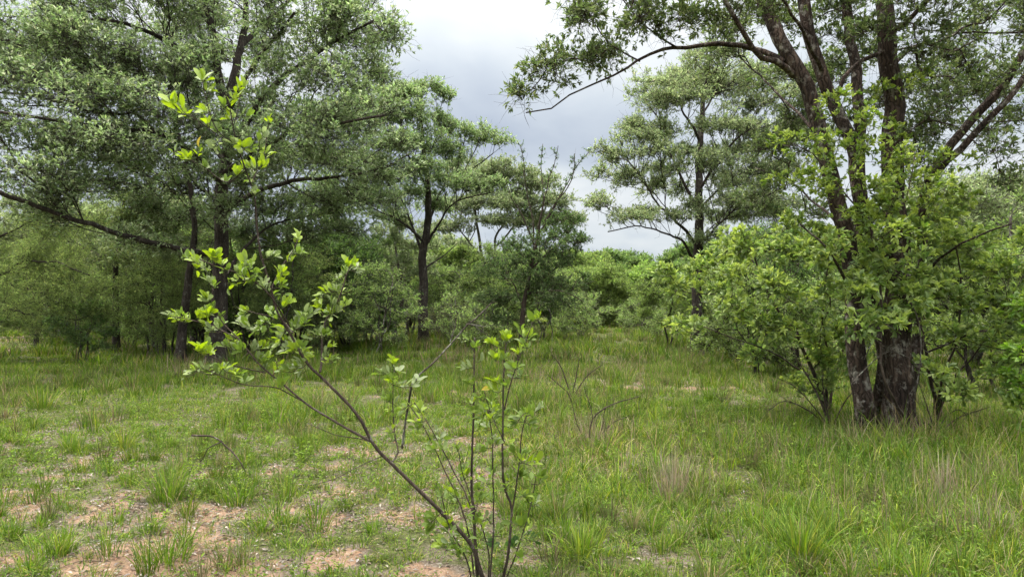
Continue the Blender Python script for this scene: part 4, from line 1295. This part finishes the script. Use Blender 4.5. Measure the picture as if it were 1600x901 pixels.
local_tree("broadleaf_tree", "olive tree with rounded crown behind the far right shrub", "tree", on_ground(1520, 17), 4.6, 2.5, 14, ST_OLIVE, stems=2, low=.25, npads=26, flat=.4, leaf=(.09, .04), spacing=.27)
local_tree("broadleaf_tree", "pale olive tree standing at the right edge below the grey cloud", "tree", on_ground(1660, 19), 4.9, 2.6, 15, ST_OLIVE, stems=2, low=.22, npads=26, flat=.4, leaf=(.09, .04), spacing=.27)
local_tree("green_bush", "small slender green bush on a thin stem left of the right shrubs", "bush", on_ground(1042, 22.5), 2.3, 1.1, 17, ST_GREEN, stems=2, low=.35, npads=12, flat=.4, leaf=(.08, .035), spacing=.22, rtip=.004)
local_tree("green_bush", "leafy green bush behind the trunk of the layered tree", "bush", on_ground(1130, 24), 2.6, 1.7, 18, ST_GREEN, dens=.6, stems=3, low=.15, npads=18, flat=.4, leaf=(.09, .04), spacing=.27)
local_tree("green_bush", "shady green bush between the layered tree and reddish trunks", "bush", on_ground(1245, 16), 3.3, 1.6, 19, ST_GREEN, stems=3, low=.2, npads=15, gain=1.9, dens=.6, flat=.4, leaf=(.07, .032), spacing=.24,
           pal=[(.07, .12, .035), (.10, .16, .045), (.05, .085, .03), (.14, .2, .06)])

TF = "thicket shrubs in the middle distance"
TH = dict(bark=M_BARK, leafmat=M_LEAF, pal=[(.10, .145, .045), (.13, .175, .06), (.075, .11, .036), (.18, .22, .09)], wts=LW, leaf=(.075, .034), shoot=.24, nshoot=5, nleaf=6, rtip=.0045, pexp=.4,
          spacing=.27, dens=.5, gain=2.6, extra=3)
tp = [local_tree("thicket_shrub", "tangled twiggy green shrub behind the fork of the leaning sapling", "shrub", on_ground(590, 21), 2.6, 1.5, 51, TH, TF, stems=5, low=.1, npads=16, flat=.5),
      local_tree("thicket_shrub", "tall twiggy thicket of thin stems left of the straight dark trunk", "shrub", on_ground(575, 26), 4.2, 1.7, 52, TH, TF, stems=5, low=.15, npads=18, flat=.5),
      local_tree("thicket_shrub", "low sprawling leafy thicket between the straight dark trunk and the wand tree", "shrub", on_ground(735, 21.5), 1.7, 1.4, 53, TH, TF, stems=5, low=.1, npads=14, flat=.45)]
for k, px, Y, s_, lab in [
    (0, 235, 20.5, 1.0, "green twiggy shrub at the foot of the thick pale trunk"), (1, 315, 21.5, .95, "tall thin thicket just left of the big left trunk"),
    (2, 205, 24, 1.1, "low leafy thicket behind the rounded olive bush"), (1, 440, 19.5, .85, "thin-stemmed thicket right behind the leaning sapling's leaves"),
    (2, 520, 21, 1.0, "low leafy thicket in front of the dense dark bush"), (1, 640, 30, 1.1, "tall pale thicket just behind the straight dark trunk"),
    (0, 700, 29, 1.1, "green twiggy shrub in front of the bright bushy tree"), (1, 790, 27, .95, "tall thicket close behind the wand tree on its left"),
    (0, 850, 25, 1.15, "green twiggy shrub close behind the wand tree on its right"), (2, 905, 27, 1.0, "low leafy thicket right of the wand tree before the far gap"),
    (1, 60, 30, 1.2, "tall thicket far behind the blue-green feathery tree"), (2, 1000, 30, .9, "low leafy thicket in the middle of the far gap's grass"),
    (0, 1060, 26, .95, "green twiggy shrub beside the thin-stemmed slender bush"), (1, 1215, 20, .95, "tall thicket between the layered tree and the front shrubs"),
    (0, 1340, 14, .9, "green twiggy shrub seen through the gap behind the reddish trunks"), (2, 1150, 18, .9, "low leafy thicket right of the layered tree's foot"),
    (1, 1600, 15, 1.0, "tall thicket at the right edge below the olive crown"), (0, 130, 26, 1.2, "green twiggy shrub left of the slender feathery tree's trunk")]:
    dup(tp[k], on_ground(px, Y), R.uniform(0, 6.28), s_, lab, TF)

# the line of trees beyond: four kinds, built once and repeated
GF = "bushy trees of the far tree line"
protos = [
    local_tree("acacia_tree", "light green flat-layered tree at the left end of the far gap under the open sky", "tree", on_ground(905, 44), 4.6, 3.1, 21, ST_GREEN, GF, stems=3, low=.06, npads=26, flat=.26, spacing=.42, leaf=(.2, .06), shoot=.45),
    local_tree("acacia_tree", "darker green full tree in the far gap under the open sky", "tree", on_ground(975, 50), 4.9, 3.0, 22, ST_GREEN, GF, stems=3, low=.03, npads=28, flat=.4, spacing=.42, leaf=(.2, .08), shoot=.4,
               pal=[(.08, .125, .04), (.11, .16, .05), (.06, .09, .032), (.15, .2, .07)]),
    local_tree("acacia_tree", "grey-green far tree seen between the dark trunks on the left", "tree", on_ground(590, 40), 5.0, 2.7, 23, ST_OLIVE, GF, stems=2, low=.3, npads=22, flat=.35, spacing=.42, leaf=(.19, .08), shoot=.4),
    local_tree("acacia_tree", "yellow-green far tree left of the layered tree's trunk", "tree", on_ground(1050, 46), 4.2, 2.6, 24, ST_GREEN, GF, stems=3, low=.04, npads=24, flat=.35, spacing=.42, leaf=(.19, .08), shoot=.4,
               pal=[(.13, .19, .05), (.17, .24, .065), (.10, .15, .045), (.2, .25, .09)]),
]
far = [
    (0, 945, 39, .75, "low light green tree in front of the far gap's darker tree"), (3, 1010, 42, .8, "small yellow-green tree in the middle of the far gap"),
    (1, 1085, 40, .95, "full green tree right behind the layered tree's trunk"), (0, 1130, 46, 1.1, "flat-topped far tree seen right of the layered trunk"),
    (2, 860, 47, 1.0, "grey-green far tree behind the wand tree's trunk"), (1, 800, 43, .95, "dark full far tree left of the wand tree's trunk"),
    (3, 755, 40, .85, "yellow-green far bush beneath the fork-trunked tree"), (2, 700, 48, 1.1, "grey-green far tree behind the bright bush"),
    (0, 640, 41, .9, "light flat-layered far tree right of the thin grey trunk"), (1, 540, 38, 1.0, "dark full far tree behind the dense dark bush"),
    (2, 480, 42, 1.15, "grey-green far tree seen over the dark bush"), (3, 430, 36, .8, "yellow-green far tree right of the big left trunk"),
    (0, 380, 40, 1.1, "light green far tree behind the big left trunk"), (1, 320, 35, 1.0, "dark full far tree left of the big left trunk"),
    (3, 262, 31, .75, "yellow-green far bush under the long low limb"), (2, 215, 38, 1.2, "grey-green far tree behind the slender feathery tree"),
    (0, 160, 34, .9, "light green far tree above the rounded olive bush"), (1, 100, 42, 1.15, "dark full far tree behind the blue-green feathery foliage"),
    (3, 50, 36, .9, "yellow-green far tree near the left edge beyond the bare path"), (2, -10, 40, 1.1, "grey-green far tree at the left edge of the picture"),
    (2, 1200, 36, 1.1, "grey-green far tree left of the reddish trunks"), (1, 1260, 33, .95, "dark far tree seen between shrub and reddish trunks"),
    (3, 1320, 31, .9, "yellow-green far tree behind the left reddish stem"), (0, 1390, 36, 1.1, "light flat-layered far tree behind the reddish trunks"),
    (1, 1450, 30, .9, "dark full far tree just right of the reddish trunks"), (2, 1520, 34, 1.0, "grey-green far tree behind the rounded olive crown"),
    (0, 1590, 31, .95, "light green far tree at the right edge of the picture"), (1, 1680, 33, 1.1, None), (3, -90, 35, 1.1, None), (1, -150, 32, 1.1, None), (2, 1760, 34, 1.1, None),
]
for k, px, Y, s, lab in far:
    if lab is None:
        continue
    dup(protos[k], on_ground(px, Y), R.uniform(0, 6.28), s, lab, GF, s * R.uniform(.9, 1.08))

# the wood far behind reads as one mass
fa, fw = Acc(), Acc()
for i in range(230):
    ang = R.uniform(-.95, .95)
    Y = R.uniform(56, 80)
    X = math.tan(ang) * Y
    if abs(X) > 95:
        continue
    z0 = float(H(X, Y))
    h, r = R.uniform(3.6, 5.6), R.uniform(2.0, 3.4)
    tube(fw, [(X, Y, z0 - .1), (X + R.normal(0, .2), Y, z0 + h * .4), (X + R.normal(0, .3), Y, z0 + h * .7)], [.12, .09, .04], 5)
    kind = R.integers(0, 3)
    pal = [SG, ST_GREEN["pal"], [(.06, .11, .035), (.09, .145, .045), (.045, .08, .03), (.13, .18, .06)]][kind]
    for k in range(9):
        a, q = R.uniform(0, 6.28), r * math.sqrt(R.random())
        c = np.array([X + math.cos(a) * q, Y + math.sin(a) * q, z0 + h * R.uniform(.2, .9)])
        pr = r * R.uniform(.3, .5)
        n = 75
        p = pad_points(c, (pr, pr, pr * .45), n)
        leaves(fa, T_RHOMB, p, R.normal(0, 1, (n, 3)), R.normal(0, .7, (n, 3)) + np.array([0, 0, .8]), R.uniform(.25, .5, n), R.uniform(.12, .24, n), palette(n, pal, LW, .16) * 2.0)
far_o = obj("woodland", fa, M_LEAF)
tag(far_o, "distant green bushveld woodland along the horizon", "woodland", None, "stuff")
t_o = obj("woodland_trunks", fw, M_BARK_DARK)
tag(t_o, "thin dark stems of the distant woodland", "woodland", None, "stuff")


# ------------------------------------------------------------------ the leaning sapling in the foreground
YS = 3.72


def stem_px(pts, w0, w1):
    q = [P(p[0], p[1], YS + (p[2] if len(p) > 2 else 0)) for p in pts]
    return (np.array(q), w0 * .82 / F * YS / 2, w1 / F * YS / 2)


def sapling():
    bx, by = (760 - 800) / F * YS, YS
    base = np.array([bx, by, float(H(bx, by)) - .01])
    root = empty("leaning_sapling", base, "leaning sapling with round yellow-green leaves and thin dark stems in the foreground", "sapling")
    g = base
    def foot(px, dy=0.0):
        X = (px - 800) / F * (YS + dy)
        return (px, 930, dy)
    S = [
        # leaning main stem and its two forks
        stem_px([foot(765), (750, 890), (736, 849), (696, 805, -.02), (656, 765, -.05), (616, 725, -.08), (584, 691, -.1), (560, 645, -.12), (520, 601, -.14), (500, 581, -.15), (481, 562, -.16), (457, 520, -.18), (433, 480, -.2), (425, 448, -.2), (409, 395, -.2), (403, 350, -.2), (399, 305, -.22), (384, 262, -.24), (369, 218, -.26), (360, 175, -.28)], 8.5, 1.7),
        stem_px([(584, 691, -.1), (560, 679, -.05), (520, 657, 0), (480, 633, .05), (440, 600, .08), (415, 580, .1), (392, 556, .12), (370, 528, .14), (345, 500, .15), (334, 468, .15), (330, 435, .15)], 5.2, 1.4),
        stem_px([(500, 581, -.15), (503, 560, -.1), (504, 520, -.05), (511, 496, 0), (524, 477, .02), (535, 450, .03), (541, 430, .05), (550, 410, .05)], 4.5, 1.8),
        stem_px([(452, 508, -.18), (420, 461, -.3), (399, 442, -.34), (368, 427, -.38), (345, 420, -.4), (312, 405, -.42)], 3.4, 1.5),
        stem_px([(425, 448, -.2), (440, 415, -.1), (455, 395, -.05), (465, 375, 0)], 2.6, 1.2),
        stem_px([(370, 528, .14), (330, 508, .2), (300, 500, .2), (278, 495, .2)], 2.4, 1.2),
        stem_px([(415, 582, .1), (380, 575, 0), (345, 565, -.1), (312, 545, -.15)], 2.6, 1.2),
        stem_px([(470, 625, .05), (430, 605, -.1), (380, 600, -.15), (340, 585, -.2), (312, 572, -.2)], 2.4, 1.2),
        stem_px([(457, 520, -.18), (440, 500, .0), (400, 490, .1), (370, 480, .1)], 2.4, 1.2),
        stem_px([(384, 262, -.24), (355, 285, -.2), (320, 262, -.2), (290, 245, -.2), (272, 236, -.2)], 2.2, 1.2),
        stem_px([(394, 285, -.22), (412, 240, -.1), (418, 205, -.05), (420, 185, -.05)], 2.2, 1.0),
        stem_px([(372, 228, -.26), (340, 205, -.3), (325, 165, -.32), (316, 125, -.34)], 2.2, 1.0),
        stem_px([(345, 215, -.3), (310, 190, -.34), (285, 170, -.36), (268, 155, -.38)], 1.8, 1.0),
        stem_px([(365, 195, -.26), (374, 160, -.24), (378, 132, -.24)], 1.8, 1.0),
        # bare side twigs
        stem_px([(580, 689, -.1), (548, 682, -.2), (520, 677, -.28), (480, 661, -.36)], 2.2, .9),
        stem_px([(598, 712, -.08), (560, 729, -.2), (520, 749, -.3), (492, 756, -.36)], 1.8, .8),
        # short upright shoot from the leaning stem
        stem_px([(612, 722, -.08), (622, 706, -.06), (616, 673, 0), (614, 621, .05), (616, 575, .1)], 3.0, 1.4),
        # upright stems from the foot
        stem_px([foot(752, .05), (745, 890, .05), (739, 800, .08), (736, 770, .1), (735, 700, .12), (738, 620, .15), (740, 560, .18), (742, 527, .2)], 6.5, 2),
        stem_px([foot(748, .1), (738, 805, .15), (704, 729, .25), (675, 672, .3), (648, 629, .35)], 4, 1.4),
        stem_px([foot(744, .12), (728, 813, .2), (688, 721, .35), (660, 665, .4), (640, 633, .45)], 3.6, 1.4),
        stem_px([foot(775, .02), (792, 880, .0), (800, 797, 0), (788, 757, 0), (786, 681, .02), (786, 621, .04), (788, 570, .06), (791, 535, .08)], 6, 1.8),
        stem_px([(800, 800, 0), (808, 741, -.05), (814, 680, -.08), (822, 650, -.1)], 3.2, 1.4),
        stem_px([foot(764, -.1), (772, 805, -.12), (770, 733, -.14), (769, 681, -.15), (762, 640, -.16)], 3.6, 1.4),
        stem_px([(788, 690, .02), (770, 650, .1), (757, 612, .14)], 2.2, 1.2),
        stem_px([(788, 640, .04), (800, 590, 0), (816, 545, 0), (834, 500, 0)], 2.6, 1.3),
        stem_px([foot(740, .0), (728, 870, -.04), (702, 822, -.08), (690, 775, -.1)], 3.6, 1.4),
        stem_px([foot(780, .08), (812, 850, .1), (830, 790, .12), (838, 740, .12)], 3, 1.3),
        stem_px([foot(760, .02), (764, 860, .0), (742, 790, 0), (724, 740, .02), (716, 700, .02)], 3, 1.2),
    ]
    sp, sl = [], []
    for i, (q, r0, r1) in enumerate(S):
        q = catmull(q, .03)
        t = np.linspace(0, 1, len(q))
        q = q + np.cumsum(R.normal(0, .0011, q.shape), 0) * np.sin(t * math.pi)[:, None]
        acc = Acc()
        tube(acc, q, r0 * (1 - t) + r1 * t, 8, .07)
        obj("stem", acc, M_STEM, root, True, base)
        sp.append(q)
        sl.append(np.full(len(q), .3))
    S_pts = [q_.copy() for q_ in sp]
    sp, sl = np.vstack(sp), np.concatenate(sl)
    # leaf clusters: (px, py, leaves, size factor, tone)   tone 0 fresh, 1 greener, 2 pale
    CL = [(316, 125, 4, 1.15, 0), (330, 140, 2, 1., 0), (378, 132, 4, 1.1, 0), (365, 150, 2, .9, 0), (345, 158, 3, .8, 1), (268, 155, 5, 1., 0), (285, 172, 4, .9, 0), (322, 172, 4, 1.1, 0),
          (326, 190, 3, 1., 0), (360, 182, 4, .9, 0), (388, 178, 3, .8, 1), (340, 205, 5, .9, 1), (410, 205, 5, .75, 2), (420, 186, 2, .8, 3), (365, 222, 6, .85, 2), (312, 228, 2, .9, 3), (335, 232, 5, .8, 2),
          (380, 228, 5, .9, 0), (405, 232, 5, .8, 1), (292, 245, 6, .9, 0), (272, 238, 3, .8, 1), (320, 262, 5, .8, 2), (350, 280, 4, .8, 1), (385, 258, 5, .9, 0), (415, 240, 4, .9, 0), (372, 272, 4, .9, 0),
          (392, 275, 6, .8, 2), (398, 298, 5, .7, 2), (410, 255, 4, .9, 0),
          (300, 402, 5, 1., 0), (308, 418, 4, .9, 0), (335, 402, 5, 1., 0), (345, 410, 3, .9, 0), (325, 432, 4, .8, 2), (372, 425, 6, .9, 2), (385, 410, 5, 1., 0), (400, 425, 5, .8, 1), (368, 438, 3, .8, 3),
          (427, 395, 5, .9, 2), (440, 420, 5, .8, 0), (465, 372, 5, 1., 0), (468, 392, 5, .8, 1), (455, 400, 4, .8, 2), (415, 445, 3, .9, 2), (395, 440, 4, .8, 1), (440, 445, 4, .8, 1),
          (320, 465, 4, .9, 0), (330, 478, 4, .8, 1), (275, 495, 5, .9, 0), (290, 500, 5, .8, 0), (312, 492, 4, 1., 3), (325, 490, 4, 1., 0), (330, 512, 5, .9, 2), (345, 505, 5, .8, 1), (360, 525, 6, .9, 0),
          (375, 500, 5, .9, 2), (385, 485, 5, .8, 0), (400, 515, 6, .8, 1), (350, 535, 6, .8, 2), (375, 545, 6, .8, 1), (400, 540, 6, .9, 2), (420, 555, 6, .8, 0), (310, 542, 5, 1., 0), (325, 548, 4, .9, 0),
          (352, 572, 5, .8, 2), (312, 572, 3, .7, 2), (335, 580, 4, .7, 1), (365, 580, 4, .8, 0), (385, 592, 5, .9, 1), (410, 575, 5, .8, 2), (440, 575, 5, .8, 1), (300, 578, 3, .6, 3),
          (430, 535, 6, .9, 1), (445, 520, 6, .9, 2), (455, 545, 6, .8, 0), (470, 500, 6, 1., 2), (485, 490, 5, 1., 2), (450, 470, 6, .9, 0), (430, 490, 5, .8, 1), (470, 540, 6, .8, 1), (480, 555, 6, .9, 0),
          (465, 570, 5, .8, 2), (440, 600, 4, .8, 1), (500, 470, 5, .9, 0), (505, 455, 4, .9, 3), (520, 470, 6, .8, 2), (525, 450, 6, .7, 2), (535, 430, 7, .7, 2), (545, 412, 4, 1.1, 0), (555, 420, 4, .9, 2),
          (515, 490, 5, .8, 2), (510, 520, 4, .8, 1), (512, 550, 5, .7, 2), (520, 560, 4, .7, 1), (540, 470, 4, .8, 0), (500, 520, 5, .8, 2), (420, 510, 6, .8, 1), (405, 560, 6, .8, 1),
          (616, 560, 5, .8, 0), (598, 580, 5, .8, 2), (612, 590, 4, .8, 1), (640, 600, 4, .8, 2), (606, 622, 5, .8, 1), (618, 645, 4, .7, 1), (655, 590, 3, .9, 2),
          (727, 572, 4, .8, 2), (742, 540, 4, .8, 1), (735, 595, 4, .8, 1), (722, 525, 3, .7, 2),
          (768, 532, 5, .9, 0), (790, 528, 5, 1., 0), (775, 560, 4, .9, 0), (772, 590, 5, .9, 0), (768, 605, 4, .9, 3), (790, 600, 4, .8, 1), (834, 500, 2, 1.1, 2), (824, 522, 4, .9, 0), (815, 545, 4, .8, 0),
          (800, 570, 4, .8, 1), (822, 640, 5, .9, 1), (845, 632, 3, .8, 2), (805, 660, 5, .8, 1), (830, 660, 4, .8, 1), (760, 640, 4, .8, 1),
          (750, 700, 4, .8, 1), (775, 690, 5, .8, 2), (800, 700, 6, .8, 1), (820, 705, 6, .85, 1), (838, 720, 6, .9, 0), (845, 740, 5, .8, 1), (770, 735, 5, .8, 1), (790, 745, 6, .8, 2), (815, 740, 6, .8, 1),
          (740, 735, 4, .7, 1), (825, 775, 5, .9, 1), (800, 775, 5, .8, 1), (765, 775, 4, .7, 2), (812, 815, 4, 1., 1), (802, 850, 4, .9, 4), (835, 840, 3, .9, 4), (745, 800, 4, .7, 1),
          (715, 700, 4, .7, 1), (690, 772, 5, .8, 1), (672, 815, 5, 1.1, 1), (698, 820, 5, 1., 0), (722, 830, 5, .9, 0), (690, 850, 4, 1., 0), (712, 860, 5, .9, 1), (740, 860, 5, .8, 1), (770, 850, 5, .8, 4), (780, 880, 4, .8, 1)]
    for (px, py, n, s, tone) in list(CL):
        if 395 < py < 600 and px < 560:
            CL.append((px + R.uniform(-16, 16), py + R.uniform(-13, 13), n - 1, s * .85, (1, 2, 0)[R.integers(0, 3)]))
    for k_, q_ in enumerate(S_pts):
        if k_ < 16:
            continue
        for j_ in range(10):
            w_ = q_[R.integers(int(len(q_) * .3), len(q_))]
            u_, v_ = w_[0] / w_[1] * F + 800, 472 - (w_[2] - CAMH) / w_[1] * F
            CL.append((u_ + R.uniform(-14, 14), v_ + R.uniform(-8, 8), R.integers(1, 4), R.uniform(.65, .9), int(R.choice([0, 1, 1, 2]))))
    att = []
    for px, py, n, s, tone in CL:
        w = P(px, py, YS)
        k = np.linalg.norm((sp - w)[:, [0, 2]], axis=1).argmin()
        yy = sp[k, 1] + R.uniform(-.1, .1)
        att.append(P(px, py + 5, yy))
    att = np.array(att)
    pos, par, order = grow(sp, sl, np.full(len(sp), -1), att, .1)
    n0 = len(sp)
    tw = Acc()
    for i in order:
        a, b = pos[par[i]], pos[i]
        m = (a + b) / 2 + R.normal(0, .1, 3) * np.linalg.norm(b - a) - np.array([0, 0, .08]) * np.linalg.norm(b - a)
        q = catmull(np.array([a, m, b]), .02)
        tube(tw, q, np.linspace(.0022, .0012, len(q)), 5, .05)
    obj("twig", tw, M_STEM, root, True, base)["kind"] = "stuff"
    tones = [(.215, .295, .04), (.13, .195, .036), (.18, .225, .10), (.36, .28, .04), (.05, .10, .025)]
    la = Acc()
    for c, (px, py, n, s, tone) in enumerate(CL):
        i = n0 + c
        a, b = pos[par[i]], pos[i]
        ax = unit(b - a + np.array([0, 0, .03]))
        n = int(round(n * 1.5)) + 2
        for k in range(n):
            t = 1 - .85 * (k / n) if np.linalg.norm(b - a) > .03 else 1 - .3 * R.random()
            p = a + (b - a) * t + R.normal(0, .004, 3)
            az = k * 2.4 + R.uniform(-.4, .4)
            A = unit(np.cross(ax, [0.3, .9, .2]))
            Bv = np.cross(ax, A)
            d = ax * R.uniform(.5, 1.1) + (math.cos(az) * A + math.sin(az) * Bv) * R.uniform(.45, .95) + np.array([0, 0, .5])
            nr = np.array([0, 0, .8]) + R.normal(0, .55, 3) - np.array([0, .25, 0])
            ln = .061 * s * R.uniform(.55, 1.18)
            if tone == 3 and R.random() < .65:
                tone = 0
            tc_ = np.array(tones[tone if R.random() < .75 or tone == 0 else 1]) * R.uniform(.8, 1.2)
            # short petiole
            prisms(tw_p, [p], [p + unit(d) * .012], [.0011], [.0009], (.12, .17, .05))
            cur = R.uniform(.3, 2.2)
            tm = (T_OBOV[0] * np.array([1, 1, cur]), T_OBOV[1], T_OBOV[2])
            leaves(la, tm, (p + unit(d) * .01)[None], d[None], nr[None], [ln], [ln * R.uniform(.38, .58)], tc_[None])
    obj("crown", la, M_SAP, root, True, base)
    obj("leaf_stalk", tw_p, M_SAP, root, False, base)["kind"] = "stuff"
    return root


M_SAP = leaf_material("sapling leaf", (.25, .31, .15), .55, .42, .42, .3)
tw_p = Acc()
sapling()


# ------------------------------------------------------------------ dead wood
def sticks(name, label, cat, base_px, lines, Y, w, mat=M_STEM, twigs=0):
    bx = (base_px - 800) / F * Y
    base = np.array([bx, Y, float(H(bx, Y))])
    acc = Acc()
    for pts, w0, w1 in lines:
        q = catmull(np.array([P(p[0], p[1], Y + (p[2] if len(p) > 2 else 0)) for p in pts]), .05)
        q[:, 2] = np.maximum(q[:, 2], H(q[:, 0], q[:, 1]) + .004)
        q += np.cumsum(R.normal(0, .0015, q.shape), 0)
        t = np.linspace(0, 1, len(q))
        tube(acc, q, (w0 * (1 - t) + w1 * t) / F * Y / 2, 6, .15)
        for _ in range(twigs):
            k = R.integers(len(q) // 3, len(q))
            d = unit(q[min(k + 1, len(q) - 1)] - q[k - 1] + R.normal(0, .05, 3))
            e = q[k] + d * R.uniform(.05, .16) + np.array([0, 0, R.uniform(0, .06)])
            e2 = e + unit(R.normal(0, 1, 3)) * .05
            prisms(acc, [q[k], e], [e, e2], [.002, .0014], [.0014, .0007])
    o = obj(name, acc, mat, None, True, base)
    o.location = base
    return tag(o, label, cat)


sticks("fallen_branch", "bare dark twig curving down to the ground in the left foreground", "branch", 390,
       [([(300, 680, .3), (335, 684, .2), (355, 700, .1), (375, 722, 0), (388, 748, 0), (396, 755, 0)], 3, 2), ([(345, 690, .15), (325, 700, .1), (318, 715, .1)], 2, 1)], 5.9, 1, M_STEM, 5)
sticks("dead_stick", "grey lichen-covered stick slanting up behind the sapling's upright stems", "stick", 642,
       [([(628, 700, .2), (636, 640, .1), (644, 598), (656, 582), (680, 560), (704, 534), (728, 506), (745, 492), (768, 470)], 4.5, 2), ([(704, 534), (712, 510), (716, 490)], 2, 1), ([(728, 506), (742, 508), (752, 520)], 2, 1)], 5.2, 1, M_BARK, 4)
sticks("bare_shrub", "small leafless dark shrub with one sideways branch in the grass right of centre", "shrub", 925,
       [([(925, 706), (921, 680), (926, 655), (940, 640), (965, 628), (1000, 618)], 3.4, 1.2), ([(926, 655), (922, 630), (915, 615)], 1.8, .8), ([(925, 700), (940, 670), (945, 640), (950, 625)], 1.8, .8),
        ([(925, 700), (905, 670), (893, 630), (885, 610)], 2.0, .9), ([(928, 690, .1), (960, 660, .2), (985, 650, .2)], 2, 1)], 7.3, 1, M_STEM, 9)
sticks("bare_shrub", "thin reddish bare twigs rising from the grass behind the small leafless shrub", "shrub", 895,
       [([(893, 620), (885, 595), (876, 570), (862, 552)], 3, 1), ([(893, 620), (900, 590), (905, 560)], 2.4, 1), ([(896, 620), (915, 590), (940, 570)], 2.4, 1), ([(893, 618), (872, 600), (856, 585)], 2, 1)], 11.2, 1, M_STEM, 8)
sticks("bare_shrub", "tangle of brown bare twigs leaning out at the foot of the left reddish stem", "shrub", 1295,
       [([(1300, 670), (1280, 620), (1262, 585), (1245, 560)], 4, 1.4), ([(1302, 672), (1290, 630), (1285, 590)], 3, 1.2), ([(1300, 670), (1262, 640), (1225, 625), (1200, 640)], 3, 1), ([(1298, 668), (1250, 610), (1215, 590)], 2.6, 1),
        ([(1300, 668), (1320, 630), (1345, 600)], 2.6, 1), ([(1310, 670), (1340, 650), (1362, 610)], 2.4, 1)], 8.2, 1, M_STEM, 14)
sticks("bare_shrub", "mass of fine brown dead twigs right of the reddish trunk's foot", "shrub", 1480,
       [([(1460, 680), (1470, 640), (1490, 600), (1510, 560)], 3, 1), ([(1462, 682), (1450, 640), (1436, 600)], 3, 1), ([(1465, 680), (1500, 650), (1545, 635)], 3, 1), ([(1462, 680), (1480, 650), (1500, 640), (1520, 660)], 2.4, 1),
        ([(1466, 682), (1445, 660), (1420, 690), (1400, 700)], 2.2, 1)], 7.6, 1, M_STEM, 16)
sticks("dead_vine", "thin grey dead vine stems hanging in front of the reddish trunk", "vine", 1400,
       [([(1352, 440), (1362, 480), (1366, 520), (1350, 560)], 2.4, 1.4), ([(1420, 470), (1435, 500), (1440, 560), (1430, 620)], 2, 1.2), ([(1340, 500), (1380, 540), (1420, 560), (1440, 580)], 2, 1), ([(1330, 600), (1370, 560), (1400, 545)], 2, 1)], 7.3, 1, M_BARK, 8)
